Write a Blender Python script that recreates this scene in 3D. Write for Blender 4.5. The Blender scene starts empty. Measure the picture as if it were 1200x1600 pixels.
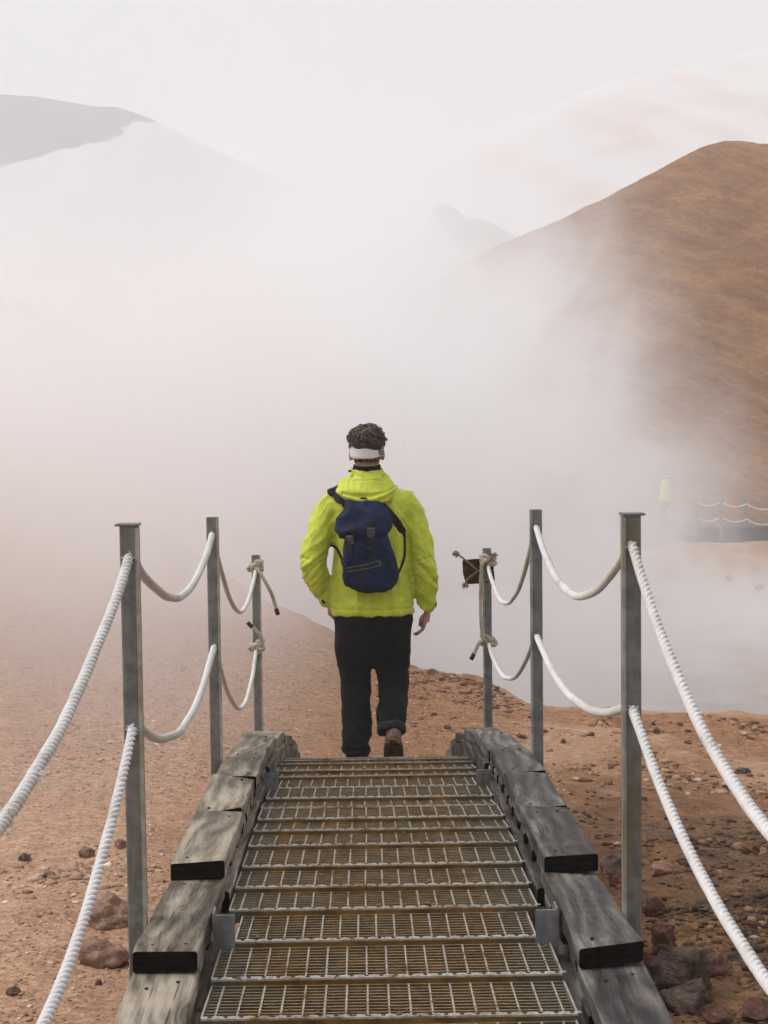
import bpy, bmesh, math, random
import numpy as np
from mathutils import Vector, Matrix, Euler, noise
random.seed(7)
sc = bpy.context.scene
C = sc.collection
R = math.radians

# ------------------------------------------------------------------ camera
ZC = 2.0                       # height of the lens above the world's zero
F = 2400.0                     # focal length in pixels of the 1200 x 1600 photograph
YAW, PITCH, ROLL = 33.3 / F, math.atan(140.4 / F), 0.012
cd = bpy.data.cameras.new("camera")
cam = bpy.data.objects.new("camera", cd)
C.objects.link(cam)
cd.sensor_fit = 'VERTICAL'
cd.sensor_height = 36.0
cd.lens = 36.0 * F / 1600.0
cd.clip_start = 0.05
cd.clip_end = 4000
CAMR = Matrix.Rotation(-YAW, 3, 'Z') @ Matrix.Rotation(math.pi / 2 - PITCH, 3, 'X') @ Matrix.Rotation(-ROLL, 3, 'Z')
cam.matrix_world = Matrix.Translation((0, 0, ZC)) @ CAMR.to_4x4()
cd.dof.use_dof = True
cd.dof.focus_distance = 8.0
cd.dof.aperture_fstop = 20.0
sc.camera = cam
sc.render.resolution_x, sc.render.resolution_y = 768, 1024

def at(px, py, d):
    """world point seen at a pixel of the photograph, d metres ahead"""
    v = CAMR @ Vector((px - 600.0, 800.0 - py, -F))
    v = v * (d / v.y)
    return Vector((v.x, d, ZC + v.z))

# ------------------------------------------------------------------ world, sun, exposure
w = bpy.data.worlds.new("World")
sc.world = w
w.use_nodes = True
nt = w.node_tree
nt.nodes.clear()
wo = nt.nodes.new('ShaderNodeOutputWorld')
bg = nt.nodes.new('ShaderNodeBackground')
sky = nt.nodes.new('ShaderNodeTexSky')
sky.sky_type = 'NISHITA'
sky.sun_disc = False
SUN_EL, SUN_AZ = 58, 282         # azimuth clockwise from +Y
sky.sun_elevation = R(SUN_EL)
sky.sun_rotation = R(SUN_AZ)
sky.air_density = 1.0
sky.dust_density = 4.0
hs = nt.nodes.new('ShaderNodeHueSaturation')
hs.inputs['Saturation'].default_value = 0.10
hs.inputs['Value'].default_value = 1.0
mixw = nt.nodes.new('ShaderNodeMixRGB')
mixw.inputs[0].default_value = 0.85
mixw.inputs[2].default_value = (7.6, 7.75, 8.25, 1)
nt.links.new(sky.outputs[0], hs.inputs['Color'])
nt.links.new(hs.outputs[0], mixw.inputs[1])
nt.links.new(mixw.outputs[0], bg.inputs['Color'])
bg.inputs['Strength'].default_value = 0.092
nt.links.new(bg.outputs[0], wo.inputs['Surface'])

sl = bpy.data.lights.new("sun", 'SUN')
sl.energy = 2.6
sl.angle = R(32)
sl.color = (1.0, 0.985, 0.975)
sun = bpy.data.objects.new("sun", sl)
C.objects.link(sun)
sd = Vector((math.sin(R(SUN_AZ)) * math.cos(R(SUN_EL)), math.cos(R(SUN_AZ)) * math.cos(R(SUN_EL)), math.sin(R(SUN_EL))))
sun.rotation_euler = sd.to_track_quat('Z', 'Y').to_euler()
sun.location = sd * 50

sc.view_settings.view_transform = 'Standard'
sc.view_settings.look = 'None'
sc.view_settings.exposure = 0.2
sc.view_settings.gamma = 1.0
sc.cycles.use_denoising = True
sc.cycles.use_adaptive_sampling = True
sc.cycles.adaptive_threshold = 0.03
sc.cycles.volume_bounces = 10
sc.cycles.max_bounces = 12
sc.cycles.diffuse_bounces = 3
sc.cycles.transparent_max_bounces = 16
sc.cycles.volume_max_steps = 256

# ------------------------------------------------------------------ helpers
class NT:
    """small node-tree builder"""
    def __init__(s, name):
        s.m = bpy.data.materials.new(name); s.m.use_nodes = True
        s.t = s.m.node_tree; s.t.nodes.clear()
        s.out = s.n('ShaderNodeOutputMaterial')
    def n(s, typ, **kw):
        nd = s.t.nodes.new(typ)
        for k, v in kw.items():
            if k in ('operation', 'blend_type', 'data_type', 'wave_type', 'bands_direction', 'noise_dimensions', 'feature', 'attribute_name', 'interpolation_type', 'clamp', 'use_clamp', 'wave_profile', 'distance'):
                setattr(nd, k, v)
            else:
                nd.inputs[k].default_value = v
        return nd
    def l(s, a, b): s.t.links.new(a, b)
    def val(s, x, sock):
        if isinstance(x, (int, float, tuple)): sock.default_value = x
        else: s.l(x, sock)
    def math(s, op, a, b=None, c=None, clamp=False):
        nd = s.n('ShaderNodeMath', operation=op); nd.use_clamp = clamp
        s.val(a, nd.inputs[0])
        if b is not None: s.val(b, nd.inputs[1])
        if c is not None: s.val(c, nd.inputs[2])
        return nd.outputs[0]
    def mr(s, x, a, b, c=0.0, d=1.0, smooth=True):
        nd = s.n('ShaderNodeMapRange')
        nd.interpolation_type = 'SMOOTHSTEP' if smooth else 'LINEAR'
        s.val(x, nd.inputs['Value'])
        for k, v in zip(('From Min', 'From Max', 'To Min', 'To Max'), (a, b, c, d)): s.val(v, nd.inputs[k])
        return nd.outputs[0]
    def noise(s, vec, scale, detail=4, rough=0.55, dist=0.0):
        nd = s.n('ShaderNodeTexNoise'); nd.inputs['Scale'].default_value = scale
        nd.inputs['Detail'].default_value = detail; nd.inputs['Roughness'].default_value = rough
        nd.inputs['Distortion'].default_value = dist
        if vec is not None: s.l(vec, nd.inputs['Vector'])
        return nd.outputs['Fac']
    def vor(s, vec, scale, feature='F1', out='Distance'):
        nd = s.n('ShaderNodeTexVoronoi'); nd.feature = feature; nd.inputs['Scale'].default_value = scale
        s.l(vec, nd.inputs['Vector'])
        return nd.outputs[out]
    def mix(s, f, a, b, bt='MIX'):
        nd = s.n('ShaderNodeMixRGB'); nd.blend_type = bt
        s.val(f, nd.inputs[0])
        for x, k in ((a, 1), (b, 2)):
            if isinstance(x, tuple): nd.inputs[k].default_value = (*x[:3], 1)
            else: s.l(x, nd.inputs[k])
        return nd.outputs[0]
    def ramp(s, x, stops):
        nd = s.n('ShaderNodeValToRGB'); cr = nd.color_ramp
        while len(cr.elements) < len(stops): cr.elements.new(0.5)
        for e, (p, c) in zip(cr.elements, stops):
            e.position = p; e.color = (*c[:3], 1) if isinstance(c, tuple) else (c, c, c, 1)
        s.val(x, nd.inputs[0])
        return nd.outputs[0]
    def obj(s): return s.n('ShaderNodeTexCoord').outputs['Object']
    def pos(s): return s.n('ShaderNodeNewGeometry').outputs['Position']
    def scaled(s, vec, sx, sy, sz):
        nd = s.n('ShaderNodeVectorMath'); nd.operation = 'MULTIPLY'
        s.l(vec, nd.inputs[0]); nd.inputs[1].default_value = (sx, sy, sz)
        return nd.outputs[0]
    def add(s, a, b):
        nd = s.n('ShaderNodeVectorMath'); nd.operation = 'ADD'
        s.l(a, nd.inputs[0])
        if isinstance(b, tuple): nd.inputs[1].default_value = b
        else: s.l(b, nd.inputs[1])
        return nd.outputs[0]
    def xyz(s, vec):
        nd = s.n('ShaderNodeSeparateXYZ'); s.l(vec, nd.inputs[0]); return nd.outputs
    def rnd(s): return s.n('ShaderNodeObjectInfo').outputs['Random']
    def bump(s, h, strength=0.5, dist=0.01, normal=None):
        nd = s.n('ShaderNodeBump'); nd.inputs['Strength'].default_value = strength
        nd.inputs['Distance'].default_value = dist
        s.l(h, nd.inputs['Height'])
        if normal is not None: s.l(normal, nd.inputs['Normal'])
        return nd.outputs[0]
    def surf(s, col, rough=0.8, normal=None, metal=0.0, spec=0.3, sheen=0.0):
        b = s.n('ShaderNodeBsdfPrincipled')
        if isinstance(col, tuple): b.inputs['Base Color'].default_value = (*col[:3], 1)
        else: s.l(col, b.inputs['Base Color'])
        s.val(rough, b.inputs['Roughness']); s.val(metal, b.inputs['Metallic'])
        b.inputs['Specular IOR Level'].default_value = spec
        if sheen: b.inputs['Sheen Weight'].default_value = sheen
        if normal is not None: s.l(normal, b.inputs['Normal'])
        s.l(b.outputs[0], s.out.inputs['Surface'])
        return s.m

def link_obj(name, me, mats, parent=None, smooth=False):
    me.validate()
    o = bpy.data.objects.new(name, me)
    C.objects.link(o)
    if mats is not None:
        for m in (mats if isinstance(mats, (list, tuple)) else [mats]): me.materials.append(m)
    if smooth: me.polygons.foreach_set('use_smooth', [True] * len(me.polygons))
    if parent is not None: o.parent = parent
    return o

class MB:
    def __init__(s): s.v = []; s.f = []; s.mi = []
    def add(s, vs, fs, mi=0):
        b = len(s.v); s.v += [tuple(v) for v in vs]
        for f in fs: s.f.append(tuple(i + b for i in f)); s.mi.append(mi)
    def box(s, x0, x1, y0, y1, z0, z1, mi=0, M=None, top=None):
        vs = [Vector(p) for p in ((x0,y0,z0),(x1,y0,z0),(x1,y1,z0),(x0,y1,z0),(x0,y0,z1),(x1,y0,z1),(x1,y1,z1),(x0,y1,z1))]
        if M is not None: vs = [M @ v for v in vs]
        b = len(s.v); s.v += [tuple(v) for v in vs]
        for k, f in enumerate(((0,3,2,1),(4,5,6,7),(0,1,5,4),(1,2,6,5),(2,3,7,6),(3,0,4,7))):
            s.f.append(tuple(i + b for i in f)); s.mi.append(top if (top is not None and k == 1) else mi)
    def tube(s, pts, r, n=8, mi=0, caps=True, twist=None):
        """tube along pts; r a number or list; twist=(strands, metres per turn, depth)"""
        P = [Vector(p) for p in pts]; m = len(P)
        if m < 2: return
        T = [(P[min(i + 1, m - 1)] - P[max(i - 1, 0)]).normalized() for i in range(m)]
        up = Vector((0, 0, 1)) if abs(T[0].z) < .9 else Vector((1, 0, 0))
        N = T[0].cross(up).normalized(); b = len(s.v); L = 0
        for i in range(m):
            if i: L += (P[i] - P[i - 1]).length
            N = (N - T[i] * N.dot(T[i])).normalized(); B = T[i].cross(N)
            ri = r[i] if hasattr(r, '__len__') else r
            for k in range(n):
                a = 2 * math.pi * k / n; rr = ri
                if twist:
                    ph = twist[0] * (a - 2 * math.pi * L / twist[1])
                    rr = ri * (1.10 - twist[2] * (1 - abs(math.cos(ph / 2))) ** 1.6)
                s.v.append(tuple(P[i] + (N * math.cos(a) + B * math.sin(a)) * rr))
        for i in range(m - 1):
            for k in range(n):
                s.f.append((b + i*n + k, b + i*n + (k+1) % n, b + (i+1)*n + (k+1) % n, b + (i+1)*n + k)); s.mi.append(mi)
        if caps:
            s.f.append(tuple(b + k for k in range(n - 1, -1, -1))); s.mi.append(mi)
            s.f.append(tuple(b + (m-1)*n + k for k in range(n))); s.mi.append(mi)
    def rings(s, rings, mi=0, caps=True, closed=True):
        n = len(rings[0]); b = len(s.v)
        for r in rings: s.v += [tuple(p) for p in r]
        for i in range(len(rings) - 1):
            for k in range(n if closed else n - 1):
                s.f.append((b + i*n + k, b + i*n + (k+1) % n, b + (i+1)*n + (k+1) % n, b + (i+1)*n + k)); s.mi.append(mi)
        if caps and closed:
            s.f.append(tuple(b + k for k in range(n - 1, -1, -1))); s.mi.append(mi)
            s.f.append(tuple(b + (len(rings)-1)*n + k for k in range(n))); s.mi.append(mi)
    def mesh(s, name):
        me = bpy.data.meshes.new(name); me.from_pydata(s.v, [], s.f); me.update()
        if any(s.mi): me.polygons.foreach_set('material_index', s.mi)
        return me
    def build(s, name, mats, parent=None, smooth=False, bevel=0):
        me = s.mesh(name)
        if bevel:
            bm = bmesh.new(); bm.from_mesh(me)
            bmesh.ops.bevel(bm, geom=list(bm.edges), offset=bevel, segments=2, affect='EDGES', profile=.6)
            bm.to_mesh(me); bm.free()
        return link_obj(name, me, mats, parent, smooth)

def tag(o, label=None, cat=None, group=None, kind=None):
    if label: o['label'] = label
    if cat: o['category'] = cat
    if group: o['group'] = group
    if kind: o['kind'] = kind
    return o

def empty(name, loc=(0, 0, 0), **kw):
    o = bpy.data.objects.new(name, None); C.objects.link(o); o.location = loc
    o.empty_display_size = .1
    return tag(o, **kw)

def kids(o): return [c for c in bpy.data.objects if c.parent is o]
def copy_tree(o, parent=None):
    ch = kids(o)
    c = o.copy(); C.objects.link(c); c.parent = parent
    for k in ch: copy_tree(k, c)
    return c

def sstep(a, b, x):
    t = np.clip((x - a) / (b - a), 0, 1); return t * t * (3 - 2 * t)

_rng = np.random.RandomState(3)
_LAT = _rng.rand(256, 256)
def vnoise(x, y):
    xi = np.floor(x).astype(int); yi = np.floor(y).astype(int); fx = x - xi; fy = y - yi
    fx = fx * fx * (3 - 2 * fx); fy = fy * fy * (3 - 2 * fy)
    g = lambda a, b: _LAT[a % 256, b % 256]
    return (g(xi, yi)*(1-fx)*(1-fy) + g(xi+1, yi)*fx*(1-fy) + g(xi, yi+1)*(1-fx)*fy + g(xi+1, yi+1)*fx*fy) - .5
def fbm(x, y, octv=5, gain=.5):
    r = 0; a = 1
    for k in range(octv):
        r = r + a * vnoise(x + 17.3 * k, y + 9.1 * k); x = x * 2.03; y = y * 2.03; a *= gain
    return r

# ------------------------------------------------------------------ the ground
RX = [-40, -12, -8, -4.75, -1.8, -1.1, .23, 1.0, 1.35, 4, 8, 40]
RH = [-9, -3.5, -2, -.1, 1.5, 1.8, 2.2, 2.27, 2.30, 2.52, 2.75, 2.9]
RY = [32, 26, 23, 20, 17, 16, 14, 13, 12, 12.2, 13, 16]
def ground_h(x, y):
    """depth of the ground below the lens"""
    near = np.interp(y, [-4, 0, 4, 6, 8, 11, 14], [1.5, 1.52, 1.62, 1.80, 2.03, 2.22, 2.35])
    rh = np.interp(x, RX, RH); ry = np.interp(x, RX, RY)
    t = sstep(6, 1, (ry - y) / (ry - 5.5) * 0 + 0) if False else sstep(6.0, ry, y)
    h = near * (1 - t) + rh * t
    over = np.clip(y - ry, 0, None)
    drop = over * .12 + np.clip(over - .6, 0, None) * .55
    valley = 5.55 + 0 * x
    h2 = rh + drop
    k = .35
    h2 = -k * np.log(np.exp(-h2 / k) + np.exp(-valley / k))          # smooth minimum
    h = np.where(y > ry, h2, h)
    # bank under the far boardwalk on the right
    bank = sstep(44.5, 49.5, y + fbm(x * .3, y * .3) * 2.5) * sstep(2, 9, x) * 1.5
    return h - bank
def ground_z(x, y, fine=True):
    x = np.asarray(x, float); y = np.asarray(y, float)
    z = ZC - ground_h(x, y)
    z = z + fbm(x * .9, y * .9, 4) * .10 * sstep(2, 6, y)
    if fine: z = z + fbm(x * 5, y * 5, 4) * .028 + np.abs(fbm(x * 2.3 + 9, y * 2.3, 3)) * .05 * sstep(.3, 1.4, x)
    return z

def grid_axis(segs):
    out = []
    for a, b, st in segs: out += list(np.arange(a, b, st))
    out.append(segs[-1][1]); return np.array(out)
gx = grid_axis([(-900, -60, 60), (-60, -14, 2), (-14, -5, .4), (-5, -3, .1), (-3, 3, .035), (3, 5, .08), (5, 16, .35), (16, 60, 2), (60, 900, 60)])
gy = grid_axis([(-60, -4, 8), (-4, 2.5, .5), (2.5, 9, .04), (9, 17, .06), (17, 30, .3), (30, 56, .5), (56, 120, 4), (120, 1200, 60)])
X, Y = np.meshgrid(gx, gy)
Z = ground_z(X, Y)
def grid_mesh(name, X, Y, Z):
    ny, nx = X.shape
    v = np.stack([X, Y, Z], -1).reshape(-1, 3)
    i = np.arange(ny * nx).reshape(ny, nx)
    f = np.stack([i[:-1, :-1], i[:-1, 1:], i[1:, 1:], i[1:, :-1]], -1).reshape(-1, 4)
    me = bpy.data.meshes.new(name)
    me.vertices.add(len(v)); me.vertices.foreach_set('co', v.ravel())
    me.loops.add(f.size); me.loops.foreach_set('vertex_index', f.ravel().astype(np.int32))
    me.polygons.add(len(f)); me.polygons.foreach_set('loop_start', np.arange(0, f.size, 4, dtype=np.int32))
    me.update(calc_edges=True)
    return me

def soil_material():
    m = NT('rust_brown_soil'); p = m.pos(); x, y, z = m.xyz(p)
    n1 = m.noise(p, .55, 5, .6); n2 = m.noise(p, 6, 6, .65); n3 = m.noise(p, 45, 5, .7); n4 = m.noise(p, 140, 3, .7)
    col = m.ramp(n1, [(.32, (.300, .142, .068)), (.5, (.375, .185, .092)), (.68, (.44, .24, .125))])
    c2 = m.ramp(n2, [(.3, (.15, .080, .045)), (.5, (.30, .165, .09)), (.72, (.40, .25, .155))])
    col = m.mix(.5, col, c2)
    # dark wet gravel near the right side of the walkway
    dark = m.math('MULTIPLY', m.mr(x, .5, 1.5), m.mr(y, 12.5, 5.5))
    dark = m.math('MULTIPLY', dark, m.mr(m.noise(p, 1.6, 5, .6), .28, .50))
    col = m.mix(m.math('MULTIPLY', dark, .92), col, (.070, .040, .022))
    col = m.mix(m.math('MULTIPLY', m.mr(x, .3, -1.5), .6), col, (.60, .395, .275))
    # grit: pebbles as cells of their own colour
    vc = m.vor(p, 55, out='Color'); vd = m.vor(p, 55)
    g = m.mr(m.noise(p, 9, 3), .42, .6)
    sep = m.n('ShaderNodeSeparateColor'); m.l(vc, sep.inputs[0])
    peb = m.ramp(sep.outputs[0], [(.0, (.09, .055, .04)), (.35, (.26, .14, .08)), (.8, (.42, .28, .18)), (1, (.55, .46, .38))])
    pm = m.math('MULTIPLY', m.mr(sep.outputs[1], .55, .75), g)
    pm = m.math('MULTIPLY', pm, m.mr(vd, .5, .25))
    col = m.mix(pm, col, peb)
    col = m.mix(.55, col, m.ramp(n3, [(.3, .25), (.5, .5), (.7, .80)]), 'OVERLAY')
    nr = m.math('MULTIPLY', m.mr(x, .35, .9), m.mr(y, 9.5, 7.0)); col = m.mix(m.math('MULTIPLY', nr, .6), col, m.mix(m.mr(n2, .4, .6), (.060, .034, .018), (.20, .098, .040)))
    # pale sinter and wet sand down on the valley floor, paler path
    flat = m.mr(m.math('ADD', z, m.math('MULTIPLY', n2, .8)), -2.2, -2.9)
    col = m.mix(flat, col, m.ramp(m.noise(m.scaled(p, .25, .8, 1), .9, 5), [(.35, (.33, .29, .26)), (.55, (.50, .46, .43)), (.7, (.30, .22, .16))]))
    pale = m.math('MULTIPLY', m.mr(m.noise(p, .8, 3), .45, .6), m.mr(x, .3, 1.6))
    pale = m.math('MULTIPLY', pale, m.mr(y, 7.0, 8.6))
    col = m.mix(m.math('MULTIPLY', pale, .75), col, (.46, .30, .195))
    n5 = m.noise(m.scaled(p, 1, 1.6, 1), 17, 6, .72); col = m.mix(.6, col, m.ramp(n5, [(.32, .24), (.5, .5), (.66, .78)]), 'OVERLAY')
    h = m.math('ADD', m.math('MULTIPLY', n3, .55), m.math('MULTIPLY', n4, .25)); h = m.math('ADD', h, m.math('MULTIPLY', n5, 1.1))
    h = m.math('ADD', h, m.math('MULTIPLY', m.math('MULTIPLY', m.mr(vd, .5, .1), m.mr(sep.outputs[1], .4, .6)), .5))
    nb = m.bump(h, .9, .02)
    return m.surf(col, m.mr(dark, 0, 1, .95, .6), nb, spec=.10)
SOIL = soil_material()
ground = link_obj('ground', grid_mesh('ground', X, Y, Z), SOIL, smooth=True)
tag(ground, 'rust brown gravel slope below the walkway', kind='structure')

# ------------------------------------------------------------------ hills
def ridge(name, d, pts, front, z_base, mat, label, rough=.6, back=None, nx=160, ny=90, convex=1.0, ends=(.12, .12), nfreq=.12):
    """a hill whose crest runs through pts (pixels) at distance d and falls to z_base over `front` metres towards us"""
    P = [at(px, py, d) for px, py in pts]
    xs = np.array([p.x for p in P]); zs = np.array([p.z for p in P])
    x = np.linspace(xs[0], xs[-1], nx); crest = np.interp(x, xs, zs)
    span_ = xs[-1] - xs[0]
    crest = z_base - 1 + (crest - z_base + 1) * sstep(0, ends[0], (x - xs[0]) / span_) * sstep(0, ends[1], (xs[-1] - x) / span_)
    ker = np.hanning(7); ker /= ker.sum()
    crest = np.convolve(np.pad(crest, 3, 'edge'), ker, 'valid')
    back = back or front * .8
    s = np.concatenate([np.linspace(-1, 0, ny), np.linspace(0, 1, 24)[1:]])
    Xg, S = np.meshgrid(x, s); Cg = np.broadcast_to(crest, Xg.shape)
    Yg = d + np.where(S < 0, S * front, S * back)
    prof = np.where(S < 0, 1 - np.abs(S) ** convex, 1 - S ** 1.3)
    prof = prof - .03 * np.exp(-(S / .05) ** 2)
    Zg = z_base + (Cg - z_base) * prof
    amp = rough * np.clip(np.abs(S) * 4, 0, 1)
    Zg = Zg + fbm(Xg * nfreq, Yg * nfreq, 6, .5) * amp
    if mat.name.startswith('orange'): Zg = Zg + (fbm(Xg * .55 - Yg * .16, Yg * .22, 5, .6) * .30 + fbm(Xg * 1.3, Yg * 1.1, 4, .6) * .22) * np.clip(np.abs(S) * 6, .25, 1)
    o = link_obj(name, grid_mesh(name, Xg, Yg, Zg), mat, smooth=True)
    return tag(o, label, kind='structure')

def hill_material():
    m = NT('orange_hill_scree'); p = m.pos()
    rot = m.n('ShaderNodeVectorRotate'); m.l(p, rot.inputs['Vector']); rot.inputs['Axis'].default_value = (0, 1, 0); rot.inputs['Angle'].default_value = R(-32)
    st = m.scaled(rot.outputs[0], .10, .3, 1.3)
    n1 = m.noise(st, 1.0, 7, .62); n2 = m.noise(p, .12, 4); n3 = m.noise(m.scaled(rot.outputs[0], .5, 1, 2.0), 2.2, 8, .78)
    col = m.ramp(n1, [(.30, (.27, .100, .027)), (.5, (.47, .205, .062)), (.7, (.70, .36, .14))])
    col = m.mix(.5, col, m.ramp(n2, [(.35, (.31, .125, .040)), (.6, (.54, .25, .085))]))
    col = m.mix(.6, col, m.ramp(n3, [(.3, .2), (.5, .5), (.7, .8)]), 'OVERLAY')
    return m.surf(col, .95, m.bump(m.math('ADD', n3, m.math('MULTIPLY', n1, .8)), 1.0, .7), spec=.15)
HILL = hill_material()
ridge('hill', 92, [(100, 700), (250, 660), (400, 615), (500, 578), (560, 548), (640, 462), (720, 402), (790, 366), (860, 335), (940, 298), (1000, 264), (1050, 236), (1085, 219), (1120, 209), (1160, 208), (1210, 216), (1280, 250), (1400, 320), (1550, 400)],
      44, -3.2, HILL, 'smooth orange brown hill on the right', rough=1.6, convex=1.15, nx=520, ny=260, ends=(.08, .12))

def snow_material(name, soft, bz, rock):
    """snow with bare rock where the vertex mask says so"""
    m = NT(name); p = m.pos()
    at_ = m.n('ShaderNodeAttribute'); at_.attribute_name = 'rock'
    n = m.noise(p, .03, 7, .6); k = m.math('ADD', at_.outputs['Fac'], m.math('MULTIPLY', m.math('SUBTRACT', n, .5), 1.6))
    f = m.mr(k, .5 - soft, .5 + soft)
    rk = m.ramp(m.noise(p, .05, 6, .6), [(.35, tuple(c * .6 for c in rock)), (.65, tuple(c * 1.3 for c in rock))])
    return m.surf(m.mix(f, (.52, .515, .52), rk), .9, spec=.1)
def rock_mask(o, fn):
    me = o.data; a = me.attributes.new('rock', 'FLOAT', 'POINT')
    co = np.empty(len(me.vertices) * 3); me.vertices.foreach_get('co', co); co = co.reshape(-1, 3)
    a.data.foreach_set('value', fn(co[:, 0], co[:, 1], co[:, 2]).astype(np.float32))
ml = ridge('mountain', 560, [(-700, 160), (-300, 118), (-80, 124), (0, 128), (60, 132), (120, 143), (150, 148), (185, 148), (215, 160), (245, 171), (330, 215), (450, 270), (600, 330), (900, 420)],
      260, -20, snow_material('snow_and_grey_rock', .05, 0, (.075, .065, .06)), 'distant snow covered mountain with bare grey crest on the left', rough=9, nx=220, ny=120, nfreq=.012)
def left_mask(x, y, z):
    crest = np.interp(x, [at(px, 0, 560).x for px in (-80, 0, 120, 185, 245)], [at(px, py, 560).z for px, py in ((-80, 124), (0, 128), (120, 143), (185, 148), (245, 171))])
    dz = crest - z
    lim = np.interp(x, [at(px, 0, 560).x for px in (-200, 0, 60, 120, 200, 245, 260)], [58, 52, 42, 30, 16, 3, -20])
    return .5 + np.clip((lim - dz) * .04, -.8, .8)
rock_mask(ml, left_mask)
mr_ = ridge('mountain', 700, [(300, 420), (560, 330), (680, 250), (760, 205), (850, 150), (950, 110), (1080, 80), (1200, 50), (1400, 40), (1700, 20)],
      350, -25, snow_material('snow_and_orange_rock', .42, 0, (.42, .24, .15)), 'pale snow streaked mountain behind the orange hill', rough=7, nx=180, ny=100, nfreq=.018)
def right_mask(x, y, z):
    c = at(950, 240, 700); return .62 - np.hypot((x - c.x) / 48, (z - c.z) / 26) * .30 + fbm((x + z * 1.1) * .06, (z - x * .8) * .008, 5) * .6
rock_mask(mr_, right_mask)
DARKROCK = NT('dark_crag_rock').surf((.16, .145, .14), .9)
ridge('rock_outcrop', 400, [(200, 470), (420, 420), (560, 388), (620, 372), (655, 360), (668, 338), (677, 310), (700, 306), (716, 316), (728, 331), (748, 329), (770, 337), (830, 372), (900, 420), (1050, 480)],
      60, -10, DARKROCK, 'small dark crag showing through the steam left of the orange hill', rough=1.2, nx=240, ny=50, nfreq=.12)
ridge('hill', 27, [(-700, 430), (-200, 452), (0, 478), (60, 500), (130, 528), (240, 580), (400, 690), (520, 800)],
      9, -2.4, SOIL, 'brown hillside with a stairway fading in the steam on the far left', rough=.8, nx=140, ny=80)

# ------------------------------------------------------------------ haze and steam
def closed_box(name, x0, x1, y0, y1, z0, z1, mat):
    b = MB(); b.box(x0, x1, y0, y1, z0, z1); return b.build(name, mat)
hz = NT('thin_haze'); v = hz.n('ShaderNodeVolumePrincipled'); v.inputs['Density'].default_value = .0022
v.inputs['Color'].default_value = (.985, .985, .992, 1); v.inputs['Anisotropy'].default_value = 0.0
hz.l(v.outputs[0], hz.out.inputs['Volume'])
haze = closed_box('haze', -1300, 1300, -80, 1400, -12, 150, hz.m)
tag(haze, 'thin pale haze in the air over the valley', kind='stuff')

def steam_material():
    m = NT('white_steam'); p = m.pos(); x, y, z = m.xyz(p)
    zz = m.math('SUBTRACT', z, ZC)                       # height above the lens
    wob = m.noise(p, .15, 2, .5)
    wob2 = m.noise(m.add(p, (31.0, 7.0, 3.0)), .27, 5, .62, .8)
    nn = m.math('ADD', m.math('MULTIPLY', m.math('SUBTRACT', wob, .5), 2.0), m.math('MULTIPLY', m.math('SUBTRACT', wob2, .5), 1.9))
    lean = m.math('ADD', m.math('MULTIPLY', m.math('MAXIMUM', x, 0.0), .20), m.math('ADD', m.math('MULTIPLY', m.math('MAXIMUM', m.math('SUBTRACT', -1.5, x), 0.0), 1.10), m.math('MULTIPLY', m.math('SUBTRACT', 32.0, y), .11)))
    top = m.mr(m.math('ADD', zz, m.math('ADD', m.math('MULTIPLY', nn, 3.8), lean)), 6.6, 2.2)
    # the cloud's right flank: a plane slanting away to the right and leaning left with height
    edge = m.math('SUBTRACT', m.math('MULTIPLY', y, .194), m.math('MULTIPLY', zz, .28))
    right = m.mr(m.math('ADD', m.math('SUBTRACT', x, edge), m.math('MULTIPLY', nn, 5.5)), 1.8, -3.0)
    lowr = m.mr(m.math('ADD', zz, m.math('MULTIPLY', nn, 1.2)), -2.6, -4.2)     # low bank that lies on the flats
    side = m.math('MAXIMUM', right, m.math('MULTIPLY', lowr, m.mr(y, 24, 34, .06, .8)))
    yw = m.math('MULTIPLY', m.mr(m.math('ADD', y, m.math('MULTIPLY', nn, 2.0)), 14.0, 23), m.mr(y, 43, 36))
    body = m.math('MULTIPLY', m.math('MULTIPLY', top, side), yw)
    wisps = m.mr(wob2, .42, .58, m.mr(x, -1, 3, .16, .02), 1.0)
    dens = m.math('MULTIPLY', m.math('MULTIPLY', body, wisps), .32)
    v = m.n('ShaderNodeVolumePrincipled'); m.l(dens, v.inputs['Density'])
    v.inputs['Color'].default_value = (.991, .993, .999, 1); v.inputs['Anisotropy'].default_value = 0.2
    m.l(v.outputs[0], m.out.inputs['Volume'])
    m.m.cycles.volume_step_rate = .45
    return m.m
steam = closed_box('steam', -26, 12, 12.5, 44, -4.4, 11, steam_material())
tag(steam, 'dense white steam rising from the hot valley behind the walkway', kind='stuff')

def veil_material():
    m = NT('thin_steam_veil'); p = m.pos(); x, y, z = m.xyz(p)
    n = m.noise(p, .5, 4, .6); n2 = m.noise(m.scaled(p, 1, 1, 1), .22, 2)
    a = m.mr(m.math('ADD', x, m.math('MULTIPLY', m.math('SUBTRACT', n2, .5), 2)), .2, -2.2)
    b = m.mr(y, 3.6, 12)
    d = m.math('MULTIPLY', m.math('MULTIPLY', a, b), m.mr(n, .3, .65, .35, 1))
    c = m.math('MULTIPLY', m.mr(y, 30.0, 26.0), m.mr(m.math('ADD', m.math('SUBTRACT', z, ZC), m.math('MULTIPLY', m.math('SUBTRACT', n, .5), 3.0)), 2.3, .3))
    d = m.math('MULTIPLY', m.math('MULTIPLY', d, c), m.mr(y, 6.0, 15.0, .12, .62))
    v = m.n('ShaderNodeVolumePrincipled'); m.l(d, v.inputs['Density'])
    v.inputs['Color'].default_value = (.992, .988, .992, 1); v.inputs['Anisotropy'].default_value = 0.3
    m.l(v.outputs[0], m.out.inputs['Volume'])
    m.m.cycles.volume_step_rate = .8
    return m.m
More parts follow.
